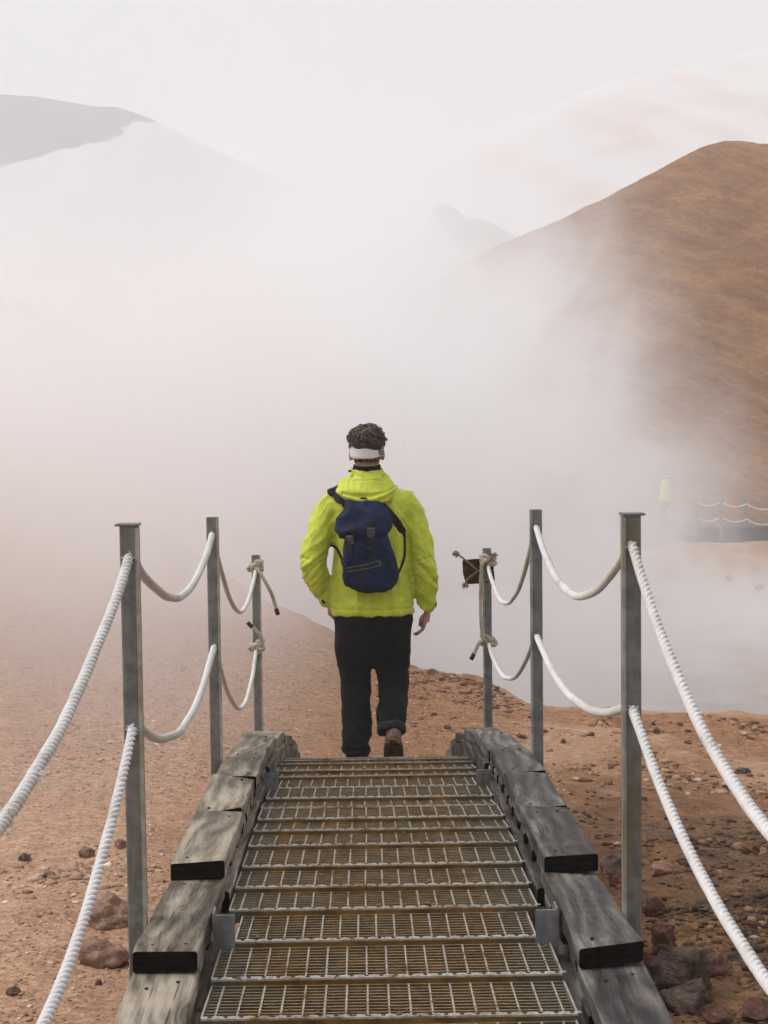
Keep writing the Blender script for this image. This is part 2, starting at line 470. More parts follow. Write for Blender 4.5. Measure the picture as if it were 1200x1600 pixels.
veil = closed_box('steam_veil', -20, .1, 3.6, 30, -2, 6.0, veil_material())
tag(veil, 'thin veil of steam drifting over the slope on the left', kind='stuff')
#@@OBJECTS
# ------------------------------------------------------------------ materials of the things
def steel_material(name, base, rust=.35, scale=1.0, dirt=(.13, .085, .045)):
    m = NT(name); p = m.obj(); g = m.pos()
    n = m.noise(g, 22 * scale, 5, .6); n2 = m.noise(m.scaled(g, 1, 1, .12), 60 * scale, 4, .6); n3 = m.noise(g, 160, 3, .6)
    col = m.mix(m.mr(n, .35, .65), tuple(c * .72 for c in base), tuple(c * 1.15 for c in base))
    col = m.mix(m.mr(n2, .45, .7, 0, .5), col, tuple(c * 1.35 for c in base))
    col = m.mix(m.math('MULTIPLY', m.mr(m.noise(m.scaled(g, 1, 1, .35), 9, 6, .7), .50, .68), rust), col, dirt)
    return m.surf(col, .62, m.bump(m.math('ADD', n3, n), .25, .002), metal=.25, spec=.35)
POST_MAT = steel_material('galvanised_post_steel', (.175, .180, .170), .65, 1.0, (.155, .115, .058))
EDGE_MAT = steel_material('worn_post_edge_steel', (.36, .345, .30), .6, 1.0, (.25, .17, .08))
PLATE_MAT = steel_material('galvanised_plate', (.20, .205, .20), .5)
NOSE_MAT = steel_material('worn_bright_nosing', (.40, .365, .30), .9, 3.0, (.16, .095, .04))
BAR_TOP = steel_material('worn_grating_top', (.33, .28, .19), .8, 3.0, (.19, .115, .05))
def mud_material():
    m = NT('mud_caked_grating'); g = m.pos(); x, y, z = m.xyz(g)
    n = m.noise(g, 16, 5, .6); n2 = m.noise(g, 120, 3, .7)
    col = m.ramp(n, [(.3, (.075, .040, .010)), (.55, (.185, .100, .028)), (.75, (.31, .155, .048))])
    grey = m.mr(m.math('ABSOLUTE', m.math('SUBTRACT', x, .03)), .27, .37)
    col = m.mix(m.math('MULTIPLY', grey, .6), col, (.10, .105, .095))
    return m.surf(col, .95, m.bump(n2, .5, .003), spec=.08)
MUD = mud_material()
def hole_material():
    m = NT('dark_gap'); return m.surf((.012, .009, .007), .9)
DARK = hole_material()

def wood_material(name, tones, wet=0.0):
    m = NT(name); p = m.obj(); r = m.rnd()
    off = m.n('ShaderNodeCombineXYZ'); m.l(m.math('MULTIPLY', r, 37.0), off.inputs[0]); m.l(m.math('MULTIPLY', r, 91.0), off.inputs[1])
    q = m.add(p, off.outputs[0])
    warp = m.noise(m.scaled(q, 3.0, 1.1, 3.0), 1.3, 2, .45)
    knot = m.vor(m.scaled(q, 6.0, 2.2, 1.0), 1.0)
    kf = m.mr(knot, .24, .02)
    gx_, gy_, gz_ = m.xyz(q)
    ringc = m.math('ADD', m.math('MULTIPLY', m.math('ADD', gx_, m.math('MULTIPLY', gz_, .6)), 40.0), m.math('ADD', m.math('MULTIPLY', warp, 9.0), m.math('MULTIPLY', kf, 3.5)))
    rings = m.math('SINE', m.math('MULTIPLY', ringc, 3.6))
    fine = m.noise(m.scaled(q, 230, 6.0, 230), 1.0, 4, .7)
    big = m.noise(m.scaled(q, 9, 3.0, 9), 1.0, 5, .6)
    f = m.math('ADD', m.math('MULTIPLY', rings, .085), m.math('MULTIPLY', fine, .62))
    f = m.math('ADD', f, m.math('MULTIPLY', m.math('SUBTRACT', big, .5), 1.25))
    f = m.math('ADD', f, m.math('MULTIPLY', m.math('SUBTRACT', r, .5), .22))
    col = m.ramp(f, [(.08, tones[0]), (.26, tones[1]), (.42, tones[2]), (.62, tones[3])])
    col = m.mix(m.math('MULTIPLY', kf, .75), col, tuple(c * .35 for c in tones[1]))
    crack = m.mr(m.noise(m.scaled(q, 120, 1.6, 120), 1.0, 2, .5), .33, .28)
    col = m.mix(m.math('MULTIPLY', crack, .75), col, (.018, .015, .012))
    st = m.mr(m.noise(q, 5.0, 4, .6), .55, .68)
    col = m.mix(m.math('MULTIPLY', st, .35), col, (.21, .125, .062))
    h = m.math('SUBTRACT', m.math('ADD', m.math('MULTIPLY', fine, .6), m.math('MULTIPLY', rings, .08)), m.math('MULTIPLY', crack, .9))
    return m.surf(col, m.mr(big, .3, .7, .5 - wet * .15, .85 - wet * .25), m.bump(h, .75, .004), spec=.18)
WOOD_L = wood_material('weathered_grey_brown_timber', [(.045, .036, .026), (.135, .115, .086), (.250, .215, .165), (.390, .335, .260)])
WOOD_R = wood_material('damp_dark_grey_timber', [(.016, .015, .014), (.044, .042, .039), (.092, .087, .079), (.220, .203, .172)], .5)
def endgrain_material():
    m = NT('dark_end_grain'); p = m.obj(); n = m.noise(m.scaled(p, 40, 1, 90), 1, 4, .6)  # near-black colour for both sawn ends of a timber
    return m.surf(m.ramp(n, [(.3, (.004, .003, .003)), (.7, (.014, .010, .008))]), .9, m.bump(n, .6, .003), spec=.06)
ENDG = endgrain_material()

def rope_material(name, a, b, c):
    m = NT(name); g = m.pos()
    n = m.noise(g, 7, 5, .6); n2 = m.noise(g, 420, 3, .7); n3 = m.noise(g, 60, 4, .6)
    col = m.ramp(m.math('ADD', m.math('MULTIPLY', n, .7), m.math('MULTIPLY', n3, .3)), [(.30, c), (.44, b), (.56, a)])
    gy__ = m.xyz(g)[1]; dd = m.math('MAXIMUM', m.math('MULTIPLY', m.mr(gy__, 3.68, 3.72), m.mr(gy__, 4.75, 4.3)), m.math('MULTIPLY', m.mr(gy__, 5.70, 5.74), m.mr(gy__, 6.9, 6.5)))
    col = m.mix(m.math('MULTIPLY', dd, .55), col, c)  # browner past the posts: backlit shade of the spans painted into the colour
    col = m.mix(.35, col, m.ramp(n2, [(.3, .3), (.5, .5), (.7, .7)]), 'OVERLAY')
    return m.surf(col, .95, m.bump(n2, .8, .003), spec=.1, sheen=.3)
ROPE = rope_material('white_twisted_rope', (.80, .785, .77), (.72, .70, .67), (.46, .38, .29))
ROPE_OLD = rope_material('aged_beige_rope', (.52, .46, .36), (.40, .34, .25), (.24, .17, .11))
TAPE = NT('black_tape').surf((.012, .012, .012), .5)

# ------------------------------------------------------------------ boardwalk
CX = 0.0425                                   # centre line of the walkway
DECK = [(2.95, 1.262), (3.19, 1.262), (3.43, 1.264), (3.68, 1.262), (3.92, 1.262), (4.12, 1.264), (4.33, 1.267), (4.55, 1.268), (4.76, 1.279), (4.95, 1.292),
        (5.17, 1.310), (5.38, 1.330), (5.63, 1.352), (5.88, 1.368), (6.08, 1.390), (6.33, 1.418), (6.55, 1.452), (6.80, 1.500), (7.05, 1.560), (7.30, 1.625),
        (7.55, 1.695), (7.80, 1.765), (8.05, 1.83), (8.30, 1.895), (8.55, 1.95)]
DECK = [(2.45, 1.262), (2.70, 1.262)] + DECK
board = empty('boardwalk', (CX, 5.0, ZC - 1.6), label='steel grating walkway edged with weathered timbers, curving down the slope ahead of the walker', cat='boardwalk')
BL = Vector(board.location)
def to_board(o): o.parent = board; o.matrix_parent_inverse = Matrix.Identity(4); o.location = Vector(o.location) - BL; return o

def grating_meshes(width, depth, nlong, tag_):
    g = MB(); w2 = width / 2; rr = random.Random(hash(tag_) % 1000 if False else len(tag_))
    hb = .026
    # fine bars run across the width
    nb = max(6, int(round(depth / .0205)))
    for i in range(1, nb):
        y = depth * i / nb
        g.box(-w2 + .004, w2 - .004, y - .0016, y + .0016, -hb, 0.0, 0, top=1)
    # twisted cross rods, proud of the fine bars
    k = int(round(width / nlong))
    for i in range(k + 1):
        x = -w2 + .028 + (width - .056) * i / k
        g.box(x - .0017, x + .0017, .005, depth - .004, -.010, .0030, 0, top=2)
        for j in range(nb):
            y = depth * (j + .5) / nb
            if rr.random() < .85: g.box(x - .0027, x + .0027, y - .0026, y + .0020, .0008, .0046, 2)
    # side plates and far plate
    for s in (-1, 1): g.box(s * w2 - .002, s * w2 + .002, .004, depth - .002, -.032, .004, 3, top=2)
    g.box(-w2, w2, depth - .0045, depth - .0012, -.032, .0022, 0, top=1)
    # front nosing: rolled lip with punched drain holes and a face plate
    n = MB()
    n.box(-w2, w2, 0, .004, -.030, -.001, 0)
    n.box(-w2, w2, -.0015, .0145, -.0009, .0038, 1)
    x = -w2 + .018
    while x < w2 - .01:
        n.box(x - .0045, x + .0045, .0045, .0095, .0030, .0052, 2); 
        n.box(x + .012, x + .020, .003, .012, .0032, .0052, 1)
        x += .0335
    return g.mesh(tag_), n.mesh(tag_ + '_nosing')
g1, n1_ = grating_meshes(.80, .196, .049, 'grating_tread')
g2, n2_ = grating_meshes(.735, .212, .049, 'narrow_grating_tread')
g3, n3_ = grating_meshes(.80, .220, .049, 'deep_grating_tread')
for g_ in (g1, g2, g3):
    for mm in (MUD, BAR_TOP, NOSE_MAT, PLATE_MAT): g_.materials.append(mm)
for n_ in (n1_, n2_, n3_):
    for mm in (MUD, NOSE_MAT, DARK): n_.materials.append(mm)
rr = random.Random(5)
for i, (d, h) in enumerate(DECK[:-1]):
    d1, h1 = DECK[i + 1]
    L = d1 - d
    br = i in (5, 14)
    gm, nm = (g2, n2_) if br else ((g3, n3_) if L > .235 else (g1, n1_))
    dep = .212 if br else (.220 if L > .235 else .196)
    o = bpy.data.objects.new('grating_tread', gm); C.objects.link(o)
    drop = (h1 - h) + .014
    if i in (11, 13): drop = h1 - h + .002
    o.location = (CX + rr.uniform(-.003, .003), d, ZC - h)
    o.rotation_euler = (-math.atan2(drop, L), rr.uniform(-.002, .002), rr.uniform(-.004, .004))
    o.scale = (1, (L - .004) / dep, 1)
    to_board(o)
    nn = bpy.data.objects.new('nosing', nm); C.objects.link(nn); nn.parent = o
# upright end brackets of the tread sections
for d, h, hh, wd in ((3.672, 1.262, .072, .050), (5.62, 1.352, .062, .050)):
    for s in (-1, 1):
        b = MB(); x0 = .366 if s > 0 else -.366 - wd; 
        b.box(x0, x0 + wd, -.003, .003, -.06, hh)
        xe = s * (.366 + wd)
        b.box(min(xe, xe + s * .004), max(xe, xe + s * .004), -.003, .052, -.06, hh + .004)
        b.tube([(x0 + wd / 2, -.0025, -.02), (x0 + wd / 2, -.010, -.02)], .008, 6)
        o = b.build('end_bracket', PLATE_MAT); o.location = (CX, d, ZC - h); to_board(o)

def timber(name, x0, x1, y0, y1, zt0, zt1, th, mats, sub=14, jit=.0022, seed=0, twist=0.0):
    """a sawn timber along Y; top runs from height zt0 to zt1"""
    r = random.Random(seed); xc = (x0 + x1) / 2; L = y1 - y0
    wd = (x1 - x0) / 2
    rings = []
    ph = r.uniform(0, 9)
    for i in range(sub + 1):
        t = i / sub; y = t * L; zt = (zt1 - zt0) * t
        e = 1.0 if 0 < i < sub else .985
        c = .0035 if 0 < i < sub else .0045
        tw = twist * (t - .5)
        pts = []
        for (ax, az) in ((-1, -1), (1, -1), (1, 1), (-1, 1)):
            bx = ax * wd * e; bz = 0 if az > 0 else -th
            bz += ax * tw
            for (cx_, cz_) in (((0, -az), (-ax, 0)) if ax * az < 0 else ((-ax, 0), (0, -az))) if False else (((0, -az * c), (-ax * c, 0)) if (ax, az) in ((1, 1), (-1, -1)) else ((-ax * c, 0), (0, -az * c))):
                jx = noise.noise(Vector((ax * 3 + ph, y * 6, az * 2))) * jit * 2 + noise.noise(Vector((ax * 3 + ph, y * 45, az * 2))) * jit * .6
                jz = noise.noise(Vector((ax * 5 + ph, y * 5, az * 4))) * jit * 2
                pts.append(Vector((bx + cx_ + jx, y, zt + bz + cz_ + jz)))
        rings.append(pts)
    b = MB(); b.rings(rings, 0, caps=False)
    n = len(rings[0]); base = 0
    b.f.append(tuple(range(n - 1, -1, -1))); b.mi.append(1)
    last = (len(rings) - 1) * n
    b.f.append(tuple(last + k for k in range(n))); b.mi.append(1)
    o = b.build(name, mats)
    me = o.data
    bm = bmesh.new(); bm.from_mesh(me); bmesh.ops.recalc_face_normals(bm, faces=bm.faces); bm.to_mesh(me); bm.free()
    o.location = (xc, y0, zt0)
    return o

CAPS = [(2.30, 3.46, 1.240, 1.230), (3.38, 4.12, 1.176, 1.222), (4.06, 4.70, 1.170, 1.196), (4.703, 5.25, 1.199, 1.214), (5.253, 5.83, 1.216, 1.252),
        (5.833, 6.54, 1.262, 1.335), (6.543, 7.25, 1.352, 1.462), (7.253, 7.98, 1.478, 1.640), (7.983, 8.62, 1.655, 1.81)]
rr = random.Random(11)
nail_mat = NT('rusty_nail').surf((.03, .02, .015), .7)
for s in (-1, 1):
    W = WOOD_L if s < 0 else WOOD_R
    for i, (y0, y1, ha, hb_) in enumerate(CAPS):
        jx = rr.uniform(-.004, .004) + (0 if s < 0 else .006)
        xa, xb = (.425, .572) if s > 0 else (-.572, -.425)
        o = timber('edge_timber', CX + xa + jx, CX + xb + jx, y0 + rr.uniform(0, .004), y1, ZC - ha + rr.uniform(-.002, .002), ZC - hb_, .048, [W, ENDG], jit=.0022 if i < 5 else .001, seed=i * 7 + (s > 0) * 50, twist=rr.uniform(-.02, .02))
        to_board(o)
        for (ty, tx) in ((.055, -.035), (.06, .04), (.86, -.03), (.89, .035)):
            nl = MB()
            yy = (y1 - y0) * ty if ty > .5 else ty
            zz = -(hb_ - ha) * yy / (y1 - y0)
            nl.tube([(tx, yy, zz - .006), (tx, yy + .0004, zz + .0012)], .0045, 8)
            nl.build('nail', nail_mat, o)
    # long bearer under the caps, a second lower beam, and spacer blocks that leave dark gaps
    for i in range(len(CAPS)):
        y0, y1, ha, hb_ = CAPS[i]
        yb0, yb1 = y0, (y1 if i != 0 else 3.375)
        if i == 1: yb1 = 4.055
        xa, xb = (.412, .545) if s > 0 else (-.545, -.412)
        gp = .085 if i < 5 else .052
        z0 = ZC - ha - gp if i != 1 else ZC - 1.24 - .085
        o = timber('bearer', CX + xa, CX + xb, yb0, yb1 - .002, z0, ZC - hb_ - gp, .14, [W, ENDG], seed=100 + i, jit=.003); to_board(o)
        nblk = 3 if i else 4
        for k in range(nblk if i < 5 else 0):
            yy = yb0 + .06 + (yb1 - yb0 - .2) * k / (nblk - 1)
            t = (yy - y0) / (y1 - y0)
            zt = ZC - (ha + (hb_ - ha) * t) - .049
            xa2, xb2 = (.430, .54) if s > 0 else (-.54, -.430)
            o = timber('spacer_block', CX + xa2, CX + xb2, yy, yy + .11, zt, zt, .0355, [W, ENDG], sub=2, seed=k + i * 5)
            to_board(o)

# crumbs of rust brown mud trodden onto the treads
rr = random.Random(21); cr = MB()
ico = None
def pebble(b, c, r, flat=.7, seed=None, mi=0, rnd=rr):
    t = (1 + 5 ** .5) / 2
    vs = [Vector(v).normalized() for v in ((-1,t,0),(1,t,0),(-1,-t,0),(1,-t,0),(0,-1,t),(0,1,t),(0,-1,-t),(0,1,-t),(t,0,-1),(t,0,1),(-t,0,-1),(-t,0,1))]
    fs = ((0,11,5),(0,5,1),(0,1,7),(0,7,10),(0,10,11),(1,5,9),(5,11,4),(11,10,2),(10,7,6),(7,1,8),(3,9,4),(3,4,2),(3,2,6),(3,6,8),(3,8,9),(4,9,5),(2,4,11),(6,2,10),(8,6,7),(9,8,1))
    a = rnd.uniform(0, 6.28); ca, sa = math.cos(a), math.sin(a); ex = rnd.uniform(.7, 1.4)
    out = []
    for v in vs:
        k = r * rnd.uniform(.75, 1.2); x = v.x * k * ex; y = v.y * k; z = v.z * k * flat
        out.append((c[0] + x * ca - y * sa, c[1] + x * sa + y * ca, c[2] + z))
    b.add(out, fs, mi)
for i in range(420):
    k = rr.randrange(2, 18); d, h = DECK[k]
    x = rr.gauss(.02, .22)
    if abs(x) > .37: continue
    yy = d + abs(rr.gauss(0, .03)) if rr.random() < .75 else d + rr.uniform(0, .18)
    pebble(cr, (CX + x, yy, ZC - h + .004 - (yy - d) * .07), rr.uniform(.0018, .0048) * (1.6 if rr.random() < .06 else 1), .6)
cm = NT('damp_mud_crumb'); crumbs = cr.build('mud_crumbs', cm.surf(cm.ramp(cm.noise(cm.pos(), 30, 3), [(.3, (.10, .055, .025)), (.7, (.24, .13, .06))]), .9))
tag(crumbs, 'crumbs of brown mud trodden onto the grating treads', kind='stuff')

# ------------------------------------------------------------------ railing posts
def post(d, side, h_top, label, cap=None, base=None, size=(.042, .05), tilt=0.0, name='railing_post', group='steel posts of the rope railing', x=None):
    xx = CX + side * .6 if x is None else x
    zt = ZC - h_top; zb = float(ground_z(xx, d, False)) - .12 if base is None else base
    r = empty(name, (xx, d, zb), label=label, cat='post', group=group)
    H = zt - zb; w_, l_ = size[0] / 2, size[1] / 2
    b = MB(); th = .0035
    # hollow box section: four walls standing round an open top, corners rounded by narrow chamfers
    prof = []; c = .004
    for (ax, ay) in ((-1, -1), (1, -1), (1, 1), (-1, 1)):
        for q in (0, 1):
            if (ax, ay) in ((-1, -1), (1, 1)): px_, py_ = (ax * w_, ay * (l_ - c)) if q == 0 else (ax * (w_ - c), ay * l_)
            else: px_, py_ = (ax * (w_ - c), ay * l_) if q == 0 else (ax * w_, ay * (l_ - c))
            prof.append((px_, py_))
    zs = [0, H * .3, H * .6, H]
    b.rings([[(x_, y_, z) for x_, y_ in prof] for z in zs] + [[(x_ * .84, y_ * .86, H) for x_, y_ in prof], [(x_ * .84, y_ * .86, H - .12) for x_, y_ in prof]], caps=False)
    b.f.append(tuple(range(5 * 8 + 7, 5 * 8 - 1, -1))); b.mi.append(1)
    o = b.build('post', [POST_MAT, DARK], r)
    bm = bmesh.new(); bm.from_mesh(o.data); bmesh.ops.recalc_face_normals(bm, faces=bm.faces); bm.to_mesh(o.data); bm.free()
    # welded corner strip with rusty edge on the inner side
    e = MB(); si = -side
    e.box(si * w_ - .0045, si * w_ + .0045, -l_ - .004, -l_ + .006, .0, H - .004)
    e.build('corner_strip', EDGE_MAT, r)
    if cap:
        k = MB(); k.box(-w_ - (.010 if side < 0 else .003), w_ + (.010 if side > 0 else .003), -l_ - .004, l_ + .004, H + .0005, H + .006)
        k.build('cap', PLATE_MAT, r, bevel=.001)
    # pierced holes with a dark rim
    r.rotation_euler = (0, tilt, 0)
    return r
P = {}
P['L1'] = post(3.67, -1, .240, 'nearest steel post on the left with a flat cap plate', cap=True)
P['R1'] = post(3.67, 1, .230, 'nearest steel post on the right with a flat cap plate', cap=True)
P['L2'] = post(5.69, -1, .345, 'middle steel post on the left with a pale drip stain')
P['R2'] = post(5.69, 1, .332, 'middle steel post on the right, open topped')
P['L3'] = post(7.95, -1, .682, 'farthest steel post on the left, with two rope knots tied round it')
P['R3'] = post(7.95, 1, .662, 'farthest steel post on the right, with the rusty plate fixed to it')
P['L0'] = post(1.00, -1, .39, 'steel post on the left beside the camera')
P['R0'] = post(1.00, 1, .28, 'steel post on the right beside the camera')

# ------------------------------------------------------------------ ropes
def span(a, b, sag, n):
    a, b = Vector(a), Vector(b); out = []
    for i in range(n):
        t = i / n; p = a.lerp(b, t); p.z -= 4 * sag * t * (1 - t); out.append(p)
    return out
def rope_path(side, hs, sags, ds=(1.00, 3.67, 5.69, 7.95), bow=.0):
    pts = []
    for k in range(3):
        L = ds[k + 1] - ds[k]
        n = int(L / (.0032 if k == 0 else .0036 if k == 1 else .006))
        a = (CX + side * .6, ds[k], ZC - hs[k]); b = (CX + side * .6, ds[k + 1], ZC - hs[k + 1])
        s = span(a, b, sags[k], n)
        for i, p in enumerate(s):
            t = i / n; p.x += side * bow * 4 * t * (1 - t) + .003 * noise.noise(Vector((p.y * 3, side, hs[0] * 9)))
            p.z += .004 * noise.noise(Vector((p.y * 4, side + 5, hs[0] * 9)))
        pts += s
    pts.append(Vector((CX + side * .6, ds[3] - .03, ZC - hs[3])))
    return pts
def fray(b, c, axis, n, L, rr, r=.0009):
    for i in range(n):
        v = Vector((rr.gauss(0, 1), rr.gauss(0, 1), rr.gauss(0, 1))).normalized()
        v = (v + axis * .6).normalized(); p0 = Vector(c) + v * .010
        q = p0 + v * L * rr.uniform(.5, 1.2) * .6; q2 = q + (v + Vector((rr.gauss(0, .7), rr.gauss(0, .7), -.4))).normalized() * L * .5
        b.tube([p0, q, q2], r, 3, caps=False)

def loop_round_post(c, wd, dp, tilt, r, n=36, phase=0, turns=1.0, climb=0.0):
    pts = []
    for i in range(int(n * turns) + 1):
        a = phase + 2 * math.pi * i / n
        ca, sa = math.cos(a), math.sin(a)
        k = (abs(ca) ** 4 + abs(sa) ** 4) ** -.25
        pts.append(Vector((c[0] + ca * k * wd, c[1] + sa * k * dp, c[2] + tilt * ca * wd + climb * i / n)))
    return pts
def trefoil(c, R_, n=60, sx=1, sy=1, sz=1, rot=None):
    pts = []
    for i in range(n + 1):
        t = 2 * math.pi * i / n
        v = Vector(((math.sin(t) + 2 * math.sin(2 * t)) / 3 * sx, -math.sin(3 * t) / 2.4 * sy, (math.cos(t) - 2 * math.cos(2 * t)) / 3 * sz)) * R_
        if rot: v = rot @ v
        pts.append(Vector(c) + v)
    return pts
def smooth_path(pts, n=40):
    """Catmull-Rom through a few points"""
    P_ = [Vector(p) for p in pts]; P_ = [P_[0] * 2 - P_[1]] + P_ + [P_[-1] * 2 - P_[-2]]
    out = []; m = len(P_) - 3
    for k in range(m):
        a, b, c, d = P_[k:k + 4]; q = max(2, n // m)
        for i in range(q):
            t = i / q
            out.append(.5 * ((2 * b) + (c - a) * t + (2 * a - 5 * b + 4 * c - d) * t * t + (3 * b - a - 3 * c + d) * t ** 3))
    out.append(P_[-2]); return out
TW = (3, .058, .95); TWO = (3, .06, .5)
def make_rope(side, hs, sags, label, knot_z, tail, bow=0.0, rad=.0108, tape=True, frays=()):
    o = MB(); pts = rope_path(side, hs, sags, bow=bow)
    rads = [rad * (1 + .05 * noise.noise(p * 14)) * (1.0 if p.y < 5.69 else .86) for p in pts]
    o.tube(pts, rads, 18, twist=TW)
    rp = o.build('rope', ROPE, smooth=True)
    tag(rp, label, 'rope', 'white ropes of the railing')
    xx = CX + side * .6; d = 7.95; zk = ZC - knot_z
    k = MB(); r = .0098
    for j in range(2):
        k.tube(loop_round_post((xx, d, zk + .012 - .024 * j), .031, .036, (.35 if j else -.3) * side, r, phase=j * 2), r, 8, twist=TWO)
    k.tube(trefoil((xx + .002, d - .050, zk - .004), .036, 72, 1.15, .55, .8, Matrix.Rotation(.5 * side, 3, 'Y')), r, 8, twist=TWO)
    k.tube(trefoil((xx - side * .010, d - .058, zk + .004), .024, 60, 1.0, .6, 1.25, Matrix.Rotation(-1.1 * side, 3, 'Y')), r * .95, 8, twist=TWO)
    kn = k.build('knot', ROPE_OLD, rp, smooth=True)
    t = MB(); path = smooth_path(tail, 60); t.tube(path, .0095, 8, twist=TWO)
    tl = t.build('loose_end', ROPE_OLD, rp, smooth=True)
    if tape:
        e = MB(); v = (path[-1] - path[-3]).normalized(); e.tube([path[-1] - v * .028, path[-1] - v * .014, path[-1] + v * .006], .0112, 9)
        e.build('tape_end', TAPE, tl, smooth=True)
    if frays:
        f = MB(); rf = random.Random(int(hs[0] * 100) + (side > 0))
        for y in frays:
            pp = min(pts, key=lambda q: abs(q.y - y)); fray(f, pp, Vector((0, 0, 0)), 26, .009, rf)
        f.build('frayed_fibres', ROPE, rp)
    return rp
q = lambda px, py, d=7.89: at(px, py, d)
make_rope(-1, (.460, .304, .402, .738), (.221, .170, .265), 'upper white rope on the left, hanging from post to post', .736,
          [q(398, 886), q(405, 893, 7.87), q(416, 912, 7.86), q(425, 930, 7.87), q(431, 950, 7.88), q(434, 959, 7.88)], bow=.0, frays=(3.64, 2.35, 2.55))
make_rope(-1, (.63, .712, .818, 1.150), (.357, .160, .285), 'lower white rope on the left, hanging from post to post', 1.150,
          [q(408, 1004), q(407, 994, 7.87), q(400, 985, 7.86), q(393, 979, 7.86), q(388, 974, 7.86)], frays=(3.64, 4.6))
make_rope(1, (.350, .290, .390, .728), (.344, .195, .255), 'upper white rope on the right, hanging from post to post', .722,
          [q(764, 874), q(754, 880, 7.86), q(752, 900, 7.86), q(751, 940, 7.87), q(752, 975, 7.87), q(755, 1000, 7.87)], tape=False, frays=(3.64, 2.8))
make_rope(1, (.61, .688, .796, 1.142), (.260, .115, .185), 'lower white rope on the right, hanging from post to post', 1.140,
          [q(760, 1000), q(750, 1003, 7.86), q(745, 1012, 7.86), q(741, 1021, 7.86), q(737, 1029, 7.86)], frays=(3.64,))

# rusty plate with frayed cords on the farthest right post
def rust_material():
    m = NT('rusty_sheet'); g = m.pos(); n = m.noise(g, 26, 5, .65); n2 = m.noise(g, 120, 3)
    return m.surf(m.ramp(n, [(.32, (.018, .013, .011)), (.5, (.050, .026, .016)), (.62, (.12, .045, .02)), (.75, (.05, .03, .02))]), .85, m.bump(n2, .5, .003))
RUST = rust_material()
pc = at(747, 893, 7.93)
plate = empty('rusty_plate', pc, label='small rusty square plate tied with frayed brown cords beside the farthest right post', cat='plate')
b = MB(); L_, H_ = .078, .062
outline = [(-1, .93), (-.2, 1.02), (.95, 1.0), (1.0, .1), (1.06, -.75), (.3, -.93), (-.78, -1.0), (-.97, -.1)]
b.rings([[(x * L_, -.002, z * H_) for x, z in outline], [(x * L_, .004, z * H_) for x, z in outline]], caps=True)
b.build('plate', RUST, plate)
rim = MB()
for a_, b_ in zip(outline, outline[1:] + outline[:1]):
    rim.tube([(a_[0] * L_, -.003, a_[1] * H_), ((a_[0] + b_[0]) / 2 * L_, -.006, (a_[1] + b_[1]) / 2 * H_), (b_[0] * L_, -.003, b_[1] * H_)], .004, 6)
rim.build('rim', RUST, plate)
def local(px, py, d=7.9): return at(px, py, d) - pc
cordm = rope_material('brown_cord', (.26, .17, .09), (.20, .12, .06), (.11, .065, .035))
rf = random.Random(4)
for path, endp in (([(712, 866), (722, 871), (745, 890), (752, 893)], 0), ([(727, 914), (730, 905), (742, 896), (752, 889)], 0), ([(752, 891), (762, 880), (772, 868)], -1)):
    c = MB(); pp = smooth_path([local(px, py, 7.885) for px, py in path], 24); c.tube(pp, .0052, 6, twist=(3, .03, .3))
    e = pp[endp]
    fray(c, e, Vector((0, 0, 0)), 36, .012, rf, .0017)
    pebble(c, e, .012, 1.0, rnd=rf)
    c.build('frayed_cord', cordm, plate)

# ------------------------------------------------------------------ the walker
PX, PY_, PZ = 0.035, 8.02, ZC - 1.828
def superring(cx, cy, z, rx, ry, n=28, e=2.4, tilt=0.0, tx=0.0):
    out = []
    for i in range(n):
        a = 2 * math.pi * i / n; ca, sa = math.cos(a), math.sin(a)
        x = math.copysign(abs(ca) ** (2 / e), ca) * rx; y = math.copysign(abs(sa) ** (2 / e), sa) * ry
        out.append(Vector((cx + x, cy + y, z + tilt * y + tx * x)))
    return out
def limb(b, joints, n=16, steps=7, e=2.0):
    """tapering tube through (point, radius) joints with smooth interpolation"""
    pts = [Vector(p) for p, r in joints]; rs = [r for p, r in joints]
    P_ = [pts[0] * 2 - pts[1]] + pts + [pts[-1] * 2 - pts[-2]]
    R_ = [rs[0]] + rs + [rs[-1]]
    path, rad = [], []
    for k in range(len(pts) - 1):
        a, bb, c, d = P_[k:k + 4]; ra, rb, rc, rd = R_[k:k + 4]
        for i in range(steps):
            t = i / steps
            path.append(.5 * ((2 * bb) + (c - a) * t + (2 * a - 5 * bb + 4 * c - d) * t * t + (3 * bb - a - 3 * c + d) * t ** 3))
            rad.append(.5 * ((2 * rb) + (rc - ra) * t + (2 * ra - 5 * rb + 4 * rc - rd) * t * t + (3 * rb - ra - 3 * rc + rd) * t ** 3))
    path.append(pts[-1]); rad.append(rs[-1])
    path = [path[0] + (path[0] - path[1]).normalized() * rad[0] * .55] + path + [path[-1] + (path[-1] - path[-2]).normalized() * rad[-1] * .5]
    rad = [rad[0] * .5] + rad + [rad[-1] * .5]
    b.tube(path, rad, n)
